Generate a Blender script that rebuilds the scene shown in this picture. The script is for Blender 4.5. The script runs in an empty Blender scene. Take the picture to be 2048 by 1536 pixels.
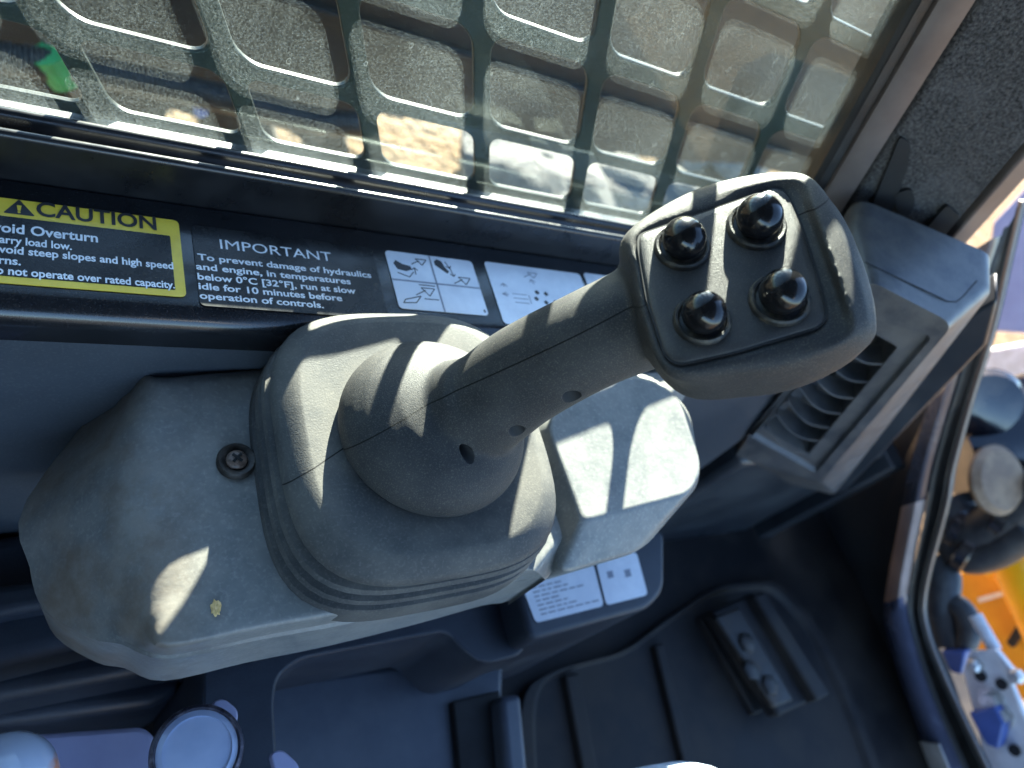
import bpy, bmesh, math, random
from mathutils import Vector, Matrix, noise
from mathutils.bvhtree import BVHTree
random.seed(7)
sc = bpy.context.scene
COL = sc.collection
# ------------------------------------------------------------------ axes
# vehicle frame, metres: X forward, Y out through the side window, Z up, origin at the camera
F = 1500.0
_x = Vector((2226, 52, 1500)).normalized()
_y = Vector((-885, -2870, 1500)); _y = (_y - _x * _y.dot(_x)).normalized()
_z = _x.cross(_y)
R = Matrix((_x, _y, _z))
# ------------------------------------------------------------------ camera
cam = bpy.data.cameras.new('camera'); co = bpy.data.objects.new('camera', cam); COL.objects.link(co)
cam.sensor_width = 36; cam.lens = 36 * F / 2048; cam.clip_start = .01; cam.clip_end = 200
co.matrix_world = Matrix((R.col[0], -R.col[1], -R.col[2])).transposed().to_4x4()
cam.dof.use_dof = True; cam.dof.focus_distance = .34; cam.dof.aperture_fstop = 7.5
sc.camera = co
# ------------------------------------------------------------------ sky and sun
SUN_EL, SUN_AZ = math.radians(20), math.radians(21)
w = bpy.data.worlds.new('World'); sc.world = w; w.use_nodes = True
nt = w.node_tree; bg = nt.nodes['Background']
sky = nt.nodes.new('ShaderNodeTexSky'); sky.sky_type = 'NISHITA'; sky.sun_disc = False; sky.ozone_density = 3.4; sky.dust_density = .5
sky.sun_elevation = SUN_EL; sky.sun_rotation = SUN_AZ
nt.links.new(sky.outputs[0], bg.inputs[0]); bg.inputs[1].default_value = .07
sun = bpy.data.lights.new('sun', 'SUN'); sun.energy = 5.0; sun.angle = math.radians(.55); sun.color = (1, .91, .79)
so = bpy.data.objects.new('sun', sun); COL.objects.link(so)
SUNV = Vector((math.sin(SUN_AZ) * math.cos(SUN_EL), math.cos(SUN_AZ) * math.cos(SUN_EL), math.sin(SUN_EL)))
so.rotation_euler = SUNV.to_track_quat('Z', 'Y').to_euler(); so.location = SUNV * 5
vs = sc.view_settings; vs.view_transform = 'Standard'; vs.look = 'None'; vs.exposure = 3.6; vs.gamma = 1; vs.use_curve_mapping = False

# ------------------------------------------------------------------ helpers: geometry on real planes
def ray(x, y): return R @ Vector(((x - 1024) / F, (y - 768) / F, 1))
def onP(x, y, p, n):
    r = ray(x, y); return r * (Vector(p).dot(n) / r.dot(n))
def onZ(x, y, z): r = ray(x, y); return r * (z / r.z)
def onY(x, y, v): r = ray(x, y); return r * (v / r.y)
def onX(x, y, v): r = ray(x, y); return r * (v / r.x)
def atd(x, y, d): return ray(x, y) * d
def V(*a): return Vector(a)

def tag(o, label=None, cat=None, group=None, kind=None):
    if label: o['label'] = label
    if cat: o['category'] = cat
    if group: o['group'] = group
    if kind: o['kind'] = kind
    return o
def thing(name, label, cat, loc=(0, 0, 0), group=None):
    o = bpy.data.objects.new(name, None); COL.objects.link(o); o.location = loc; o.empty_display_size = .02
    return tag(o, label, cat, group)
def adopt(o, parent):
    if parent is not None:
        o.parent = parent
        M = Matrix.Translation(parent.location) if parent.parent is None else Matrix.Identity(4)   # meshes carry world coordinates
        o.matrix_parent_inverse = M.inverted()
    return o
def link(name, me, m, parent=None, smooth=True, angle=40):
    o = bpy.data.objects.new(name, me); COL.objects.link(o)
    if m is not None: me.materials.append(m)
    if smooth:
        for p in me.polygons: p.use_smooth = True
        if angle and hasattr(me, 'set_sharp_from_angle'): me.set_sharp_from_angle(angle=math.radians(angle))
    return adopt(o, parent)
class MB:
    def __init__(s): s.v = []; s.f = []
    def add(s, vs, fs):
        b = len(s.v); s.v += [tuple(v) for v in vs]; s.f += [tuple(i + b for i in f) for f in fs]; return s
    def loft(s, rings, cap0=True, cap1=True, closed=True):
        n = len(rings[0]); vs = [v for r in rings for v in r]; fs = []
        for i in range(len(rings) - 1):
            for j in range(n if closed else n - 1):
                k = (j + 1) % n
                fs.append((i * n + j, i * n + k, (i + 1) * n + k, (i + 1) * n + j))
        if cap0: fs.append(tuple(reversed(range(n))))
        if cap1: fs.append(tuple(range((len(rings) - 1) * n, len(rings) * n)))
        return s.add(vs, fs)
    def prism(s, poly, d): return s.loft([poly, [Vector(p) + Vector(d) for p in poly]])
    def box(s, a, b):
        (x0, y0, z0), (x1, y1, z1) = a, b
        return s.prism([V(x0, y0, z0), V(x1, y0, z0), V(x1, y1, z0), V(x0, y1, z0)], (0, 0, z1 - z0))
    def tube(s, pts, rad, n=14, caps=True):
        pts = [Vector(p) for p in pts]; rings = []
        t0 = (pts[1] - pts[0]).normalized(); u = t0.orthogonal().normalized()
        for i, p in enumerate(pts):
            t = (pts[min(i + 1, len(pts) - 1)] - pts[max(i - 1, 0)]).normalized()
            u = (u - t * u.dot(t)).normalized(); v = t.cross(u)
            r = rad[i] if isinstance(rad, (list, tuple)) else rad
            rings.append([p + u * (r * math.cos(a)) + v * (r * math.sin(a)) for a in [2 * math.pi * k / n for k in range(n)]])
        return s.loft(rings, caps, caps)
    def lathe(s, c, ax, prof, n=40, cap0=True, cap1=True):
        ax = Vector(ax).normalized(); u = ax.orthogonal().normalized(); v = ax.cross(u); c = Vector(c)
        return s.loft([[c + ax * h + u * (r * math.cos(a)) + v * (r * math.sin(a)) for a in [2 * math.pi * k / n for k in range(n)]] for r, h in prof], cap0, cap1)
    def mesh(s, name):
        me = bpy.data.meshes.new(name); me.from_pydata(s.v, [], s.f); me.update()
        bm = bmesh.new(); bm.from_mesh(me); bmesh.ops.recalc_face_normals(bm, faces=bm.faces); bm.to_mesh(me); bm.free(); return me
    def build(s, name, m, parent=None, smooth=True, bevel=0, seg=3, angle=40, sub=0):
        o = link(name, s.mesh(name), m, parent, smooth, angle)
        if bevel:
            b = o.modifiers.new('bevel', 'BEVEL'); b.width = bevel; b.segments = seg; b.limit_method = 'ANGLE'; b.angle_limit = math.radians(30); b.harden_normals = False
            for p in o.data.polygons: p.use_smooth = True
        if sub:
            b = o.modifiers.new('sub', 'SUBSURF'); b.levels = sub; b.render_levels = sub
        return o
def cr(pts, n):                                   # closed Catmull-Rom through control points
    pts = [Vector(p) for p in pts]; N = len(pts); out = []
    for i in range(N):
        a, b, c, d = pts[i - 1], pts[i], pts[(i + 1) % N], pts[(i + 2) % N]
        for k in range(n):
            t = k / n
            out.append(.5 * (2 * b + (c - a) * t + (2 * a - 5 * b + 4 * c - d) * t * t + (3 * b - a - 3 * c + d) * t ** 3))
    return out
def cro(pts, n):                                  # open Catmull-Rom
    pts = [Vector(p) for p in pts]; P = [2 * pts[0] - pts[1]] + pts + [2 * pts[-1] - pts[-2]]; out = []
    for i in range(1, len(P) - 2):
        a, b, c, d = P[i - 1:i + 3]
        for k in range(n):
            t = k / n
            out.append(.5 * (2 * b + (c - a) * t + (2 * a - 5 * b + 4 * c - d) * t * t + (3 * b - a - 3 * c + d) * t ** 3))
    return out + [pts[-1]]
def roundpoly(pts, r, n=6):                       # rounded corners on a planar polygon
    pts = [Vector(p) for p in pts]; out = []; N = len(pts)
    for i in range(N):
        p = pts[i]; a = pts[i - 1] - p; b = pts[(i + 1) % N] - p
        rr = min(r[i] if isinstance(r, (list, tuple)) else r, a.length * .49, b.length * .49)
        p0 = p + a.normalized() * rr; p1 = p + b.normalized() * rr
        for k in range(n + 1):
            t = k / n; out.append(p0 * (1 - t) ** 2 + p * (2 * t * (1 - t)) + p1 * t * t)
    return out

# ------------------------------------------------------------------ materials
def mat(name, c1, c2=None, rough=.5, rvar=.12, scale=30, detail=6, bump=0, bscale=400, metal=0, spec=.5, coat=0, lo=.42, hi=.62, speck=None, speck_amt=0, speck_scale=900, bdist=.001, aniso=None, bkind='noise', sheen=0):
    m = bpy.data.materials.new(name); m.use_nodes = True; t = m.node_tree; N = t.nodes; L = t.links; b = N['Principled BSDF']
    tc = N.new('ShaderNodeTexCoord'); src = tc.outputs['Object']
    if aniso:
        mp = N.new('ShaderNodeMapping'); mp.inputs['Scale'].default_value = aniso; L.new(src, mp.inputs[0]); src = mp.outputs[0]
    no = N.new('ShaderNodeTexNoise'); no.inputs['Scale'].default_value = scale; no.inputs['Detail'].default_value = detail; no.inputs['Roughness'].default_value = .62
    L.new(src, no.inputs['Vector'])
    rp = N.new('ShaderNodeValToRGB'); rp.color_ramp.elements[0].position = lo; rp.color_ramp.elements[1].position = hi
    rp.color_ramp.elements[0].color = (*c1, 1); rp.color_ramp.elements[1].color = (*(c2 or c1), 1)
    L.new(no.outputs[0], rp.inputs[0]); col = rp.outputs[0]
    if speck:
        n2 = N.new('ShaderNodeTexNoise'); n2.inputs['Scale'].default_value = speck_scale; n2.inputs['Detail'].default_value = 3; L.new(tc.outputs['Object'], n2.inputs['Vector'])
        r2 = N.new('ShaderNodeMapRange'); r2.inputs[1].default_value = .52; r2.inputs[2].default_value = .75; r2.inputs[3].default_value = 0; r2.inputs[4].default_value = speck_amt; L.new(n2.outputs[0], r2.inputs[0])
        mx = N.new('ShaderNodeMix'); mx.data_type = 'RGBA'; L.new(r2.outputs[0], mx.inputs[0]); L.new(col, mx.inputs[6]); mx.inputs[7].default_value = (*speck, 1); col = mx.outputs[2]
    L.new(col, b.inputs['Base Color'])
    mr = N.new('ShaderNodeMapRange'); mr.inputs[1].default_value = .3; mr.inputs[2].default_value = .7; mr.inputs[3].default_value = max(.02, rough - rvar); mr.inputs[4].default_value = min(1, rough + rvar)
    L.new(no.outputs[0], mr.inputs[0]); L.new(mr.outputs[0], b.inputs['Roughness'])
    b.inputs['Metallic'].default_value = metal; b.inputs['Specular IOR Level'].default_value = spec; b.inputs['Coat Weight'].default_value = coat; b.inputs['Coat Roughness'].default_value = .08
    if sheen: b.inputs['Sheen Weight'].default_value = sheen
    if bump:
        if bkind == 'leather':
            nb = N.new('ShaderNodeTexVoronoi'); nb.feature = 'SMOOTH_F1'; nb.inputs['Scale'].default_value = bscale; nb.inputs['Smoothness'].default_value = .4; nb.inputs['Randomness'].default_value = 1
            ds = N.new('ShaderNodeTexNoise'); ds.inputs['Scale'].default_value = bscale * .6
            L.new(tc.outputs['Object'], ds.inputs['Vector'])
            mxv = N.new('ShaderNodeMix'); mxv.data_type = 'VECTOR'; mxv.inputs[0].default_value = .004
            L.new(tc.outputs['Object'], mxv.inputs[4]); L.new(ds.outputs['Color'], mxv.inputs[5]); L.new(mxv.outputs[1], nb.inputs['Vector'])
        else:
            nb = N.new('ShaderNodeTexNoise'); nb.inputs['Scale'].default_value = bscale; nb.inputs['Detail'].default_value = 4; L.new(tc.outputs['Object'], nb.inputs['Vector'])
        bp = N.new('ShaderNodeBump'); bp.inputs['Strength'].default_value = bump; bp.inputs['Distance'].default_value = bdist
        L.new(nb.outputs[0], bp.inputs['Height']); L.new(bp.outputs[0], b.inputs['Normal'])
    return m
M = {}
M['grip'] = mat('soft_touch_grip', (.028, .0285, .030), (.050, .0485, .047), .58, .08, 22, 6, .30, 1500, spec=.18, speck=(.26, .22, .17), speck_amt=.25, speck_scale=1500, bkind='leather', bdist=.0004)
M['plate'] = mat('grained_plate', (.028, .027, .027), (.045, .042, .040), .55, .08, 60, 5, .3, 1600, spec=.4, speck=(.25, .21, .17), speck_amt=.2, speck_scale=1800, bkind='leather', bdist=.0004)
M['boot'] = mat('rubber_boot', (.056, .056, .056), (.100, .095, .087), .62, .1, 28, 8, .14, 1300, spec=.22, speck=(.28, .26, .22), speck_amt=.2, speck_scale=800)
M['console'] = mat('grey_green_plastic', (.125, .131, .130), (.178, .175, .167), .42, .1, 14, 7, .14, 240, spec=.45, speck=(.36, .35, .32), speck_amt=.35, speck_scale=520, bdist=.0012)
M['button'] = mat('button_gloss', (.006, .006, .007), (.010, .010, .012), .17, .05, 160, 4, spec=.42, speck=(.2, .18, .15), speck_amt=.06, speck_scale=2500)
M['collar'] = mat('button_collar', (.016, .0155, .015), (.12, .10, .072), .5, .1, 200, 5, .2, 1400, lo=.5, hi=.75)
M['paint'] = mat('black_gloss_paint', (.007, .008, .010), (.014, .0145, .017), .20, .09, 9, 7, .05, 160, spec=.5, coat=.25, speck=(.20, .19, .18), speck_amt=.10, speck_scale=1300)
M['paint_satin'] = mat('black_satin_panel', (.018, .022, .028), (.034, .040, .047), .36, .1, 7, 6, .06, 220, spec=.5, speck=(.2, .2, .2), speck_amt=.08)
M['wallp'] = mat('navy_wall_plastic', (.040, .047, .058), (.066, .075, .088), .42, .1, 6, 7, .08, 260, spec=.45, speck=(.3, .29, .27), speck_amt=.12, speck_scale=700)
M['bead'] = mat('gloss_rail', (.008, .008, .009), (.013, .013, .014), .30, .08, 40, 5, .06, 200, spec=.6)
M['rubber'] = mat('seal_rubber', (.008, .008, .008), (.016, .015, .014), .5, .12, 50, 5, .2, 500)
M['strip'] = mat('pillar_trim', (.13, .105, .095), (.17, .14, .125), .38, .06, 12, 5, .04, 500, spec=.5, metal=.35)
M['foam'] = mat('speckled_foam', (.020, .020, .020), (.105, .098, .095), .95, .04, 520, 8, .8, 700, spec=.1, lo=.36, hi=.66, bdist=.002, speck=(.10, .095, .095), speck_amt=.75, speck_scale=22)
M['vent'] = mat('vent_plastic', (.042, .044, .050), (.068, .070, .076), .42, .1, 18, 7, .12, 900, spec=.45, speck=(.22, .21, .2), speck_amt=.14, speck_scale=900)
M['dark'] = mat('dark_cavity', (.004, .004, .005), (.007, .007, .008), .7, .1, 50)
M['tub'] = mat('tub_plastic', (.018, .023, .035), (.034, .042, .058), .48, .1, 9, 6, .15, 350, spec=.4, speck=(.15, .15, .15), speck_amt=.1)
M['tub_light'] = mat('tub_plastic_pale', (.050, .060, .085), (.085, .098, .125), .45, .1, 10, 6, .12, 350, spec=.45)  # paler tone of the trim plastic, for the tray and one rib
M['mat'] = mat('rubber_mat', (.012, .011, .012), (.032, .027, .024), .7, .12, 14, 7, .3, 260, spec=.3)
M['pedal'] = mat('pedal_steel', (.02, .018, .017), (.085, .06, .042), .5, .15, 40, 6, .3, 300, spec=.4, lo=.5, hi=.8)
M['frame'] = mat('door_frame_paint', (.07, .07, .09), (.11, .105, .12), .22, .07, 14, 6, .05, 150, spec=.6, coat=.5)
M['flange_ground_reflect'] = mat('painted_ground_reflection', (.42, .335, .31), (.55, .44, .41), .5, .1, 18, 6)  # warm reflection of sunlit ground, put into the flange colour
M['flange_sky_reflect'] = mat('painted_sky_reflection', (.11, .13, .22), (.15, .17, .28), .25, .08, 14, 6, coat=.4)  # sky reflection on the black frame, put into the flange colour
M['tan_cap'] = mat('tan_dusty_cap', (.17, .105, .06), (.26, .17, .10), .6, .1, 40, 6)
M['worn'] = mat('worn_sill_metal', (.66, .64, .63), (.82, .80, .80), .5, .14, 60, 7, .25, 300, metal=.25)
M['steel'] = mat('bare_steel_plate', (.56, .54, .54), (.68, .66, .66), .5, .1, 26, 6, .1, 300, metal=.2)
M['bolt'] = mat('zinc_bolt', (.45, .43, .40), (.6, .58, .55), .35, .1, 200, 4, metal=.7)
M['blue'] = mat('blue_paint', (.045, .08, .24), (.06, .10, .30), .4, .1, 40)
M['yellow'] = mat('yellow_paint', (.62, .25, .006), (.72, .31, .010), .35, .1, 14, 6, .05, 200, spec=.5)
M['yellow_sunlit'] = mat('sunlit_yellow_paint', (.95, .40, .004), (.95, .46, .006), .35, .1, 14, 6)  # brighter copy of the yellow, with the sun on the rails coloured in
M['hose'] = mat('black_hose', (.02, .02, .021), (.04, .038, .037), .42, .1, 60, 5, .2, 600, spec=.5)
M['barrel'] = mat('dusty_cylinder', (.012, .013, .018), (.07, .055, .045), .16, .1, 16, 6, .1, 200, spec=.7, lo=.45, hi=.75, metal=.3)
M['soil'] = mat('tan_soil', (.145, .095, .053), (.22, .150, .089), .95, .04, 7, 10, .8, 30, spec=.1, speck=(.24, .15, .08), speck_amt=.6, speck_scale=26, bdist=.05)
M['rock'] = mat('pale_rock', (.085, .080, .073), (.14, .131, .12), .9, .05, 9, 8, .7, 40, spec=.15, bdist=.02)
M['arm'] = mat('dark_arm_paint', (.003, .0038, .0040), (.006, .0070, .0072), .6, .1, 8, 6, .1, 60)
M['greentape'] = mat('green_tape', (.03, .32, .10), (.05, .42, .14), .5, .1, 60)
M['bluetape'] = mat('blue_tape', (.03, .10, .55), (.04, .14, .65), .5, .1, 60)
M['yellow_label'] = mat('label_yellow', (.72, .50, .03), (.80, .58, .05), .38, .08, 60, 6, .03, 300, coat=.15, speck=(.4, .3, .1), speck_amt=.15)
M['black_label'] = mat('label_black', (.007, .0075, .009), (.013, .0135, .015), .26, .08, 50, 6, .03, 300, spec=.3, speck=(.25, .24, .22), speck_amt=.03, speck_scale=1300)
M['white_ink'] = mat('label_white', (.70, .71, .74), (.80, .81, .83), .4, .08, 80)
M['black_ink'] = mat('label_ink', (.015, .015, .02), (.02, .02, .025), .4, .08, 80)
M['grey_ink'] = mat('label_grey_ink', (.22, .23, .28), (.28, .29, .34), .5, .08, 80)
M['white_label'] = mat('label_sheet', (.64, .66, .72), (.75, .77, .82), .38, .08, 35, 6, .02, 300, coat=.15)
M['washer'] = mat('screw_washer', (.02, .017, .015), (.055, .045, .038), .45, .12, 160, 5, .2, 800, metal=.2)
M['screw'] = mat('rusty_screw', (.09, .06, .048), (.24, .17, .135), .36, .12, 300, 6, .2, 900, metal=.1)
M['denim'] = mat('pale_denim', (.50, .58, .68), (.68, .75, .82), .9, .05, 300, 6, .6, 1500, spec=.1)
M['lens'] = mat('pale_lens', (.38, .45, .62), (.46, .52, .68), .12, .05, 30, 4, spec=.6, coat=.6)
M['lensrim'] = mat('scuffed_rim', (.05, .045, .06), (.34, .30, .34), .35, .15, 160, 6, metal=.4, lo=.5, hi=.8)
M['lilac'] = mat('lilac_plastic', (.30, .30, .46), (.36, .36, .52), .4, .08, 10, 5)
M['orange'] = mat('orange_plastic', (.75, .22, .10), (.82, .32, .18), .3, .08, 30, 5)
M['capm'] = mat('pale_orange_cap', (.50, .56, .70), (.78, .34, .20), .15, .06, 32, 3, spec=.6, coat=.6, lo=.50, hi=.58)
M['crumb'] = mat('dry_crumb', (.60, .40, .15), (.75, .52, .24), .9, .05, 600, 4)
M['grille'] = mat('grille_steel', (.004, .008, .007), (.008, .014, .012), .45, .1, 20, 6, .08, 300, spec=.3, speck=(.25, .25, .23), speck_amt=.05)

def glass_mat():
    m = bpy.data.materials.new('dusty_glass'); m.use_nodes = True; t = m.node_tree; N = t.nodes; L = t.links; N.clear()
    out = N.new('ShaderNodeOutputMaterial'); tc = N.new('ShaderNodeTexCoord')
    tr = N.new('ShaderNodeBsdfTransparent'); tr.inputs[0].default_value = (.90, .965, .945, 1)
    gl = N.new('ShaderNodeBsdfGlossy'); gl.inputs['Roughness'].default_value = .03
    fr = N.new('ShaderNodeFresnel'); fr.inputs[0].default_value = 1.45
    mx = N.new('ShaderNodeMixShader'); fm = N.new('ShaderNodeMath'); fm.operation = 'MULTIPLY'; fm.inputs[1].default_value = .065
    L.new(fr.outputs[0], fm.inputs[0]); L.new(fm.outputs[0], mx.inputs[0]); L.new(tr.outputs[0], mx.inputs[1]); L.new(gl.outputs[0], mx.inputs[2])
    tl = N.new('ShaderNodeBsdfTranslucent'); tl.inputs[0].default_value = (.58, .70, .72, 1)
    df = N.new('ShaderNodeBsdfDiffuse'); df.inputs[0].default_value = (.54, .64, .66, 1)
    dm = N.new('ShaderNodeMixShader'); dm.inputs[0].default_value = .45; L.new(tl.outputs[0], dm.inputs[1]); L.new(df.outputs[0], dm.inputs[2])
    def noi(s, d, vec=None, rough=.6):
        n = N.new('ShaderNodeTexNoise'); n.inputs['Scale'].default_value = s; n.inputs['Detail'].default_value = d; n.inputs['Roughness'].default_value = rough
        L.new(vec or tc.outputs['Object'], n.inputs['Vector']); return n.outputs[0]
    def mrg(v, a, b, c, d):
        n = N.new('ShaderNodeMapRange'); n.inputs[1].default_value = a; n.inputs[2].default_value = b; n.inputs[3].default_value = c; n.inputs[4].default_value = d; L.new(v, n.inputs[0]); return n.outputs[0]
    def op(k, a, b):
        n = N.new('ShaderNodeMath'); n.operation = k
        for i, q in enumerate((a, b)):
            if isinstance(q, (int, float)): n.inputs[i].default_value = q
            else: L.new(q, n.inputs[i])
        return n.outputs[0]
    big = mrg(noi(11, 5), .32, .68, .005, .016)
    fine = mrg(noi(950, 4, rough=.75), .40, .66, .12, 2.6)
    speck = mrg(noi(1500, 2), .64, .76, 0, .06)
    mp = N.new('ShaderNodeMapping'); mp.inputs['Scale'].default_value = (160, 1, 16); mp.inputs['Rotation'].default_value = (0, math.radians(-8), 0); L.new(tc.outputs['Object'], mp.inputs[0])
    streak = mrg(noi(1, 3, mp.outputs[0]), .60, .80, 0, .012)
    d = op('ADD', op('ADD', op('MULTIPLY', big, fine), op('MULTIPLY', speck, .5)), streak)
    # dried water drops: thin bright rings
    vo = N.new('ShaderNodeTexVoronoi'); vo.inputs['Scale'].default_value = 95; mp2 = N.new('ShaderNodeMapping'); mp2.inputs['Scale'].default_value = (1.25, 1, .8); L.new(tc.outputs['Object'], mp2.inputs[0]); L.new(mp2.outputs[0], vo.inputs['Vector'])
    ring = op('MULTIPLY', mrg(vo.outputs['Distance'], .10, .125, 0, 1), mrg(vo.outputs['Distance'], .125, .16, 1, 0))
    sep = N.new('ShaderNodeSeparateColor'); L.new(vo.outputs['Color'], sep.inputs[0])
    ring = op('MULTIPLY', ring, op('GREATER_THAN', sep.outputs[0], .8))
    d = op('ADD', d, op('MULTIPLY', ring, .05))
    # grime settled along the lower edge of the pane
    sx = N.new('ShaderNodeSeparateXYZ'); L.new(tc.outputs['Object'], sx.inputs[0])
    edge = op('MULTIPLY', mrg(sx.outputs[2], -.284, -.270, .04, 0), mrg(noi(260, 5), .35, .65, .3, 1))
    d = op('MINIMUM', op('ADD', d, edge), .9)
    fin = N.new('ShaderNodeMixShader'); L.new(d, fin.inputs[0]); L.new(mx.outputs[0], fin.inputs[1]); L.new(dm.outputs[0], fin.inputs[2])
    L.new(fin.outputs[0], out.inputs[0]); return m
M['glass'] = glass_mat()

# ================================================================== GROUND AND OUTSIDE
GZ = -1.45
mb = MB(); n = 60; S = 12.0
def gh(x, y): return GZ + .03 * noise.noise(V(x * 1.3, y * 1.3, 0)) + .012 * noise.noise(V(x * 6, y * 6, 3))
xs = [-60, -30, -15] + [-8 + 16 * i / n for i in range(n + 1)] + [15, 30, 60]
mb.add([V(x, y, gh(x, y)) for y in xs for x in xs], [(j * len(xs) + i, j * len(xs) + i + 1, (j + 1) * len(xs) + i + 1, (j + 1) * len(xs) + i) for j in range(len(xs) - 1) for i in range(len(xs) - 1)])
g = mb.build('ground', M['soil'], angle=None); g['kind'] = 'structure'

# loader arm alongside the cab, seen dark through the glass
ARM = 1.0
def arm_z(px, py): return onY(px, py, ARM)
t = thing('loader_arm', 'black steel loader arm running along outside the mesh window', 'loader arm', (.5, ARM, -.4))
low = [arm_z(x, y) for x, y in ((-300, 330), (320, 345), (335, 222), (352, 224), (400, 240), (405, 345), (570, 345), (545, 275), (503, 216), (524, 222), (612, 292), (614, 345), (690, 350), (700, 305), (668, 230), (700, 226), (760, 232))] + [ arm_z(960, 262), arm_z(1320, 322), arm_z(1500, 330), arm_z(1640, 372)]
poly = [V(low[0].x, ARM, -.14)] + low + [V(1.40, ARM, -.14)]
MB().prism(poly, (0, .12, 0)).build('beam', M['arm'], t, bevel=.006)
a = arm_z(0, 30); b = arm_z(1500, 120)
MB().box((a.x, ARM - .014, -.62), (b.x + .3, ARM - .002, -.60)).build('weld_rib', M['arm'], t, bevel=.003)
# hydraulic hoses hung on the arm
def corr_hose(mb, pts, r, pitch=.006):
    P = cro(pts, 14); out = [P[0]]; rads = []
    acc = 0; Q = []
    L = [0]
    for i in range(1, len(P)): L.append(L[-1] + (P[i] - P[i - 1]).length)
    k = int(L[-1] / (pitch / 4)); j = 0; Q = []; rads = []
    for i in range(k + 1):
        s = L[-1] * i / k
        while j < len(P) - 2 and L[j + 1] < s: j += 1
        f = (s - L[j]) / max(1e-9, L[j + 1] - L[j]); Q.append(P[j].lerp(P[j + 1], f)); rads.append(r * (1 + .07 * math.sin(2 * math.pi * s / pitch)))
    return mb.tube(Q, rads, 14)
HY = .92
hp = [onY(x, y, HY) for x, y in ((-90, 95), (20, 118), (115, 132), (300, 165), (480, 205), (620, 240), (740, 250))]
t = thing('hydraulic_hose', 'ribbed black hydraulic hose with green and blue tape behind the window', 'hose', hp[2])
corr_hose(MB(), hp, .020).build('hose_line', M['hose'], t)
gp = [onY(x, y, HY) for x, y in ((98, 104), (110, 122), (124, 142), (136, 158))]
MB().tube(cro(gp, 5), .0235, 16).build('tape_band', M['greentape'], t)['label'] = 'green tape band'
bp_ = [onY(x, y, HY - .004) for x, y in ((398, 202), (402, 226))]
MB().tube(bp_, .010, 12).build('tape_band', M['bluetape'], t)['label'] = 'blue tape band'
h2 = [onY(x, y, HY + .03) for x, y in ((60, -40), (110, 60), (150, 140), (175, 215), (190, 300))]
tag(MB().tube(cro(h2, 8), .021, 14).build('hydraulic_hose', M['hose']), 'smooth black hose dropping down behind the green taped hose', 'hose')
# rocks on the soil beyond the arm
def rock(name, c, s, seed, label):
    bm = bmesh.new(); bmesh.ops.create_icosphere(bm, subdivisions=4, radius=1)
    for v in bm.verts:
        p = v.co.copy(); d = 1 + .35 * noise.noise(p * 1.1 + V(seed, 0, 0)) + .16 * noise.noise(p * 2.6 + V(0, seed, 0)) + .05 * noise.noise(p * 7 + V(0, 0, seed))
        q = p * d
        for k in range(5):
            nn = V(math.sin(seed * 3 + k * 2.1), math.cos(seed * 5 + k * 1.7), math.sin(seed + k * 2.9)).normalized(); e = q.dot(nn) - .72
            if e > 0: q -= nn * e * .85
        v.co = V(q.x * s[0], q.y * s[1], q.z * s[2]) + c
    me = bpy.data.meshes.new(name); bm.to_mesh(me); bm.free()
    return tag(link(name, me, M['rock'], None, True, 35), label, 'rock', 'pale rocks on the soil behind the mesh')
for i, (px, py, sz, lab) in enumerate([
        (1035, 372, .21, 'broad grey rock on tan soil, leftmost of the rocks behind the mesh'),
        (1150, 385, .16, 'cream rock between the broad grey rock and the joystick head, behind the mesh'),
        (1255, 372, .15, 'rounded cream rock just above the joystick head, behind the mesh'),
        (1345, 385, .13, 'small pale rock half hidden by the joystick head'),
        (1380, 290, .14, 'pinkish white rock in the cell above the joystick head'),
        (1210, 310, .12, 'flat white rock higher up in the mesh, left of the pinkish rock'),
        (1480, 320, .16, 'pale rock right of the pinkish rock behind the mesh'),
        (1110, 335, .10, 'small dark shadowed rock between the grey and cream rocks')]):
    c = onZ(px, py, GZ + sz * .35); rock('rock', c, (sz * 1.3, sz * 1.05, sz * .5), 1.7 * i + .3, lab)

# ------------------------------------------------------------------ outside through the door opening
DN = V(1, 0, .54).normalized()
def door(px, py, off=0): return onP(px, py, V(.78 + off, 0, -.2), DN)
def far(px, py, x): return onX(px, py, x)
t = thing('front_attachment', 'orange yellow steel front attachment outside the door opening', 'attachment', far(1980, 1200, 1.5))
def pane(pts, x, th, m, name, par, bev=.004):
    P = [far(a, b, x) for a, b in pts]; return MB().prism(P, (th, 0, 0)).build(name, m, par, bevel=bev)
pane([(1890, 1165), (1960, 1120), (2120, 1040), (2150, 1420), (2040, 1400), (1960, 1340), (1880, 1260)], 1.5, .05, M['yellow'], 'side_plate', t)
MB().tube([far(1965, 1118, 1.42), far(2090, 1070, 1.42)], .034, 16).build('tube_rail', M['yellow_sunlit'], t)
MB().tube([far(2010, 1100, 1.42), far(2030, 1130, 1.42), far(2110, 1300, 1.42)], .036, 16).build('tube_rail', M['yellow_sunlit'], t)
pane([(1990, 955), (2120, 900), (2120, 1060), (2020, 1080), (1975, 1030)], 1.6, .05, M['yellow'], 'side_plate', t)
MB().prism([far(x, y, 1.48) for x, y in ((2012, 1285), (2040, 1238), (2056, 1244), (2024, 1296))], (.015, 0, 0)).build('slot', M['dark'], t)
MB().prism([far(x, y, 1.48) for x, y in ((1955, 1196), (2015, 1180), (2018, 1188), (1958, 1206))], (.015, 0, 0)).build('weld_mark', M['worn'], t)
t = thing('hydraulic_cylinder', 'dusty blue grey hydraulic cylinder beyond the door edge', 'cylinder', far(1970, 880, 1.2))
MB().tube([far(1900, 900, 1.2), far(2100, 850, 1.3)], .085, 26).build('barrel', M['barrel'], t)
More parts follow.
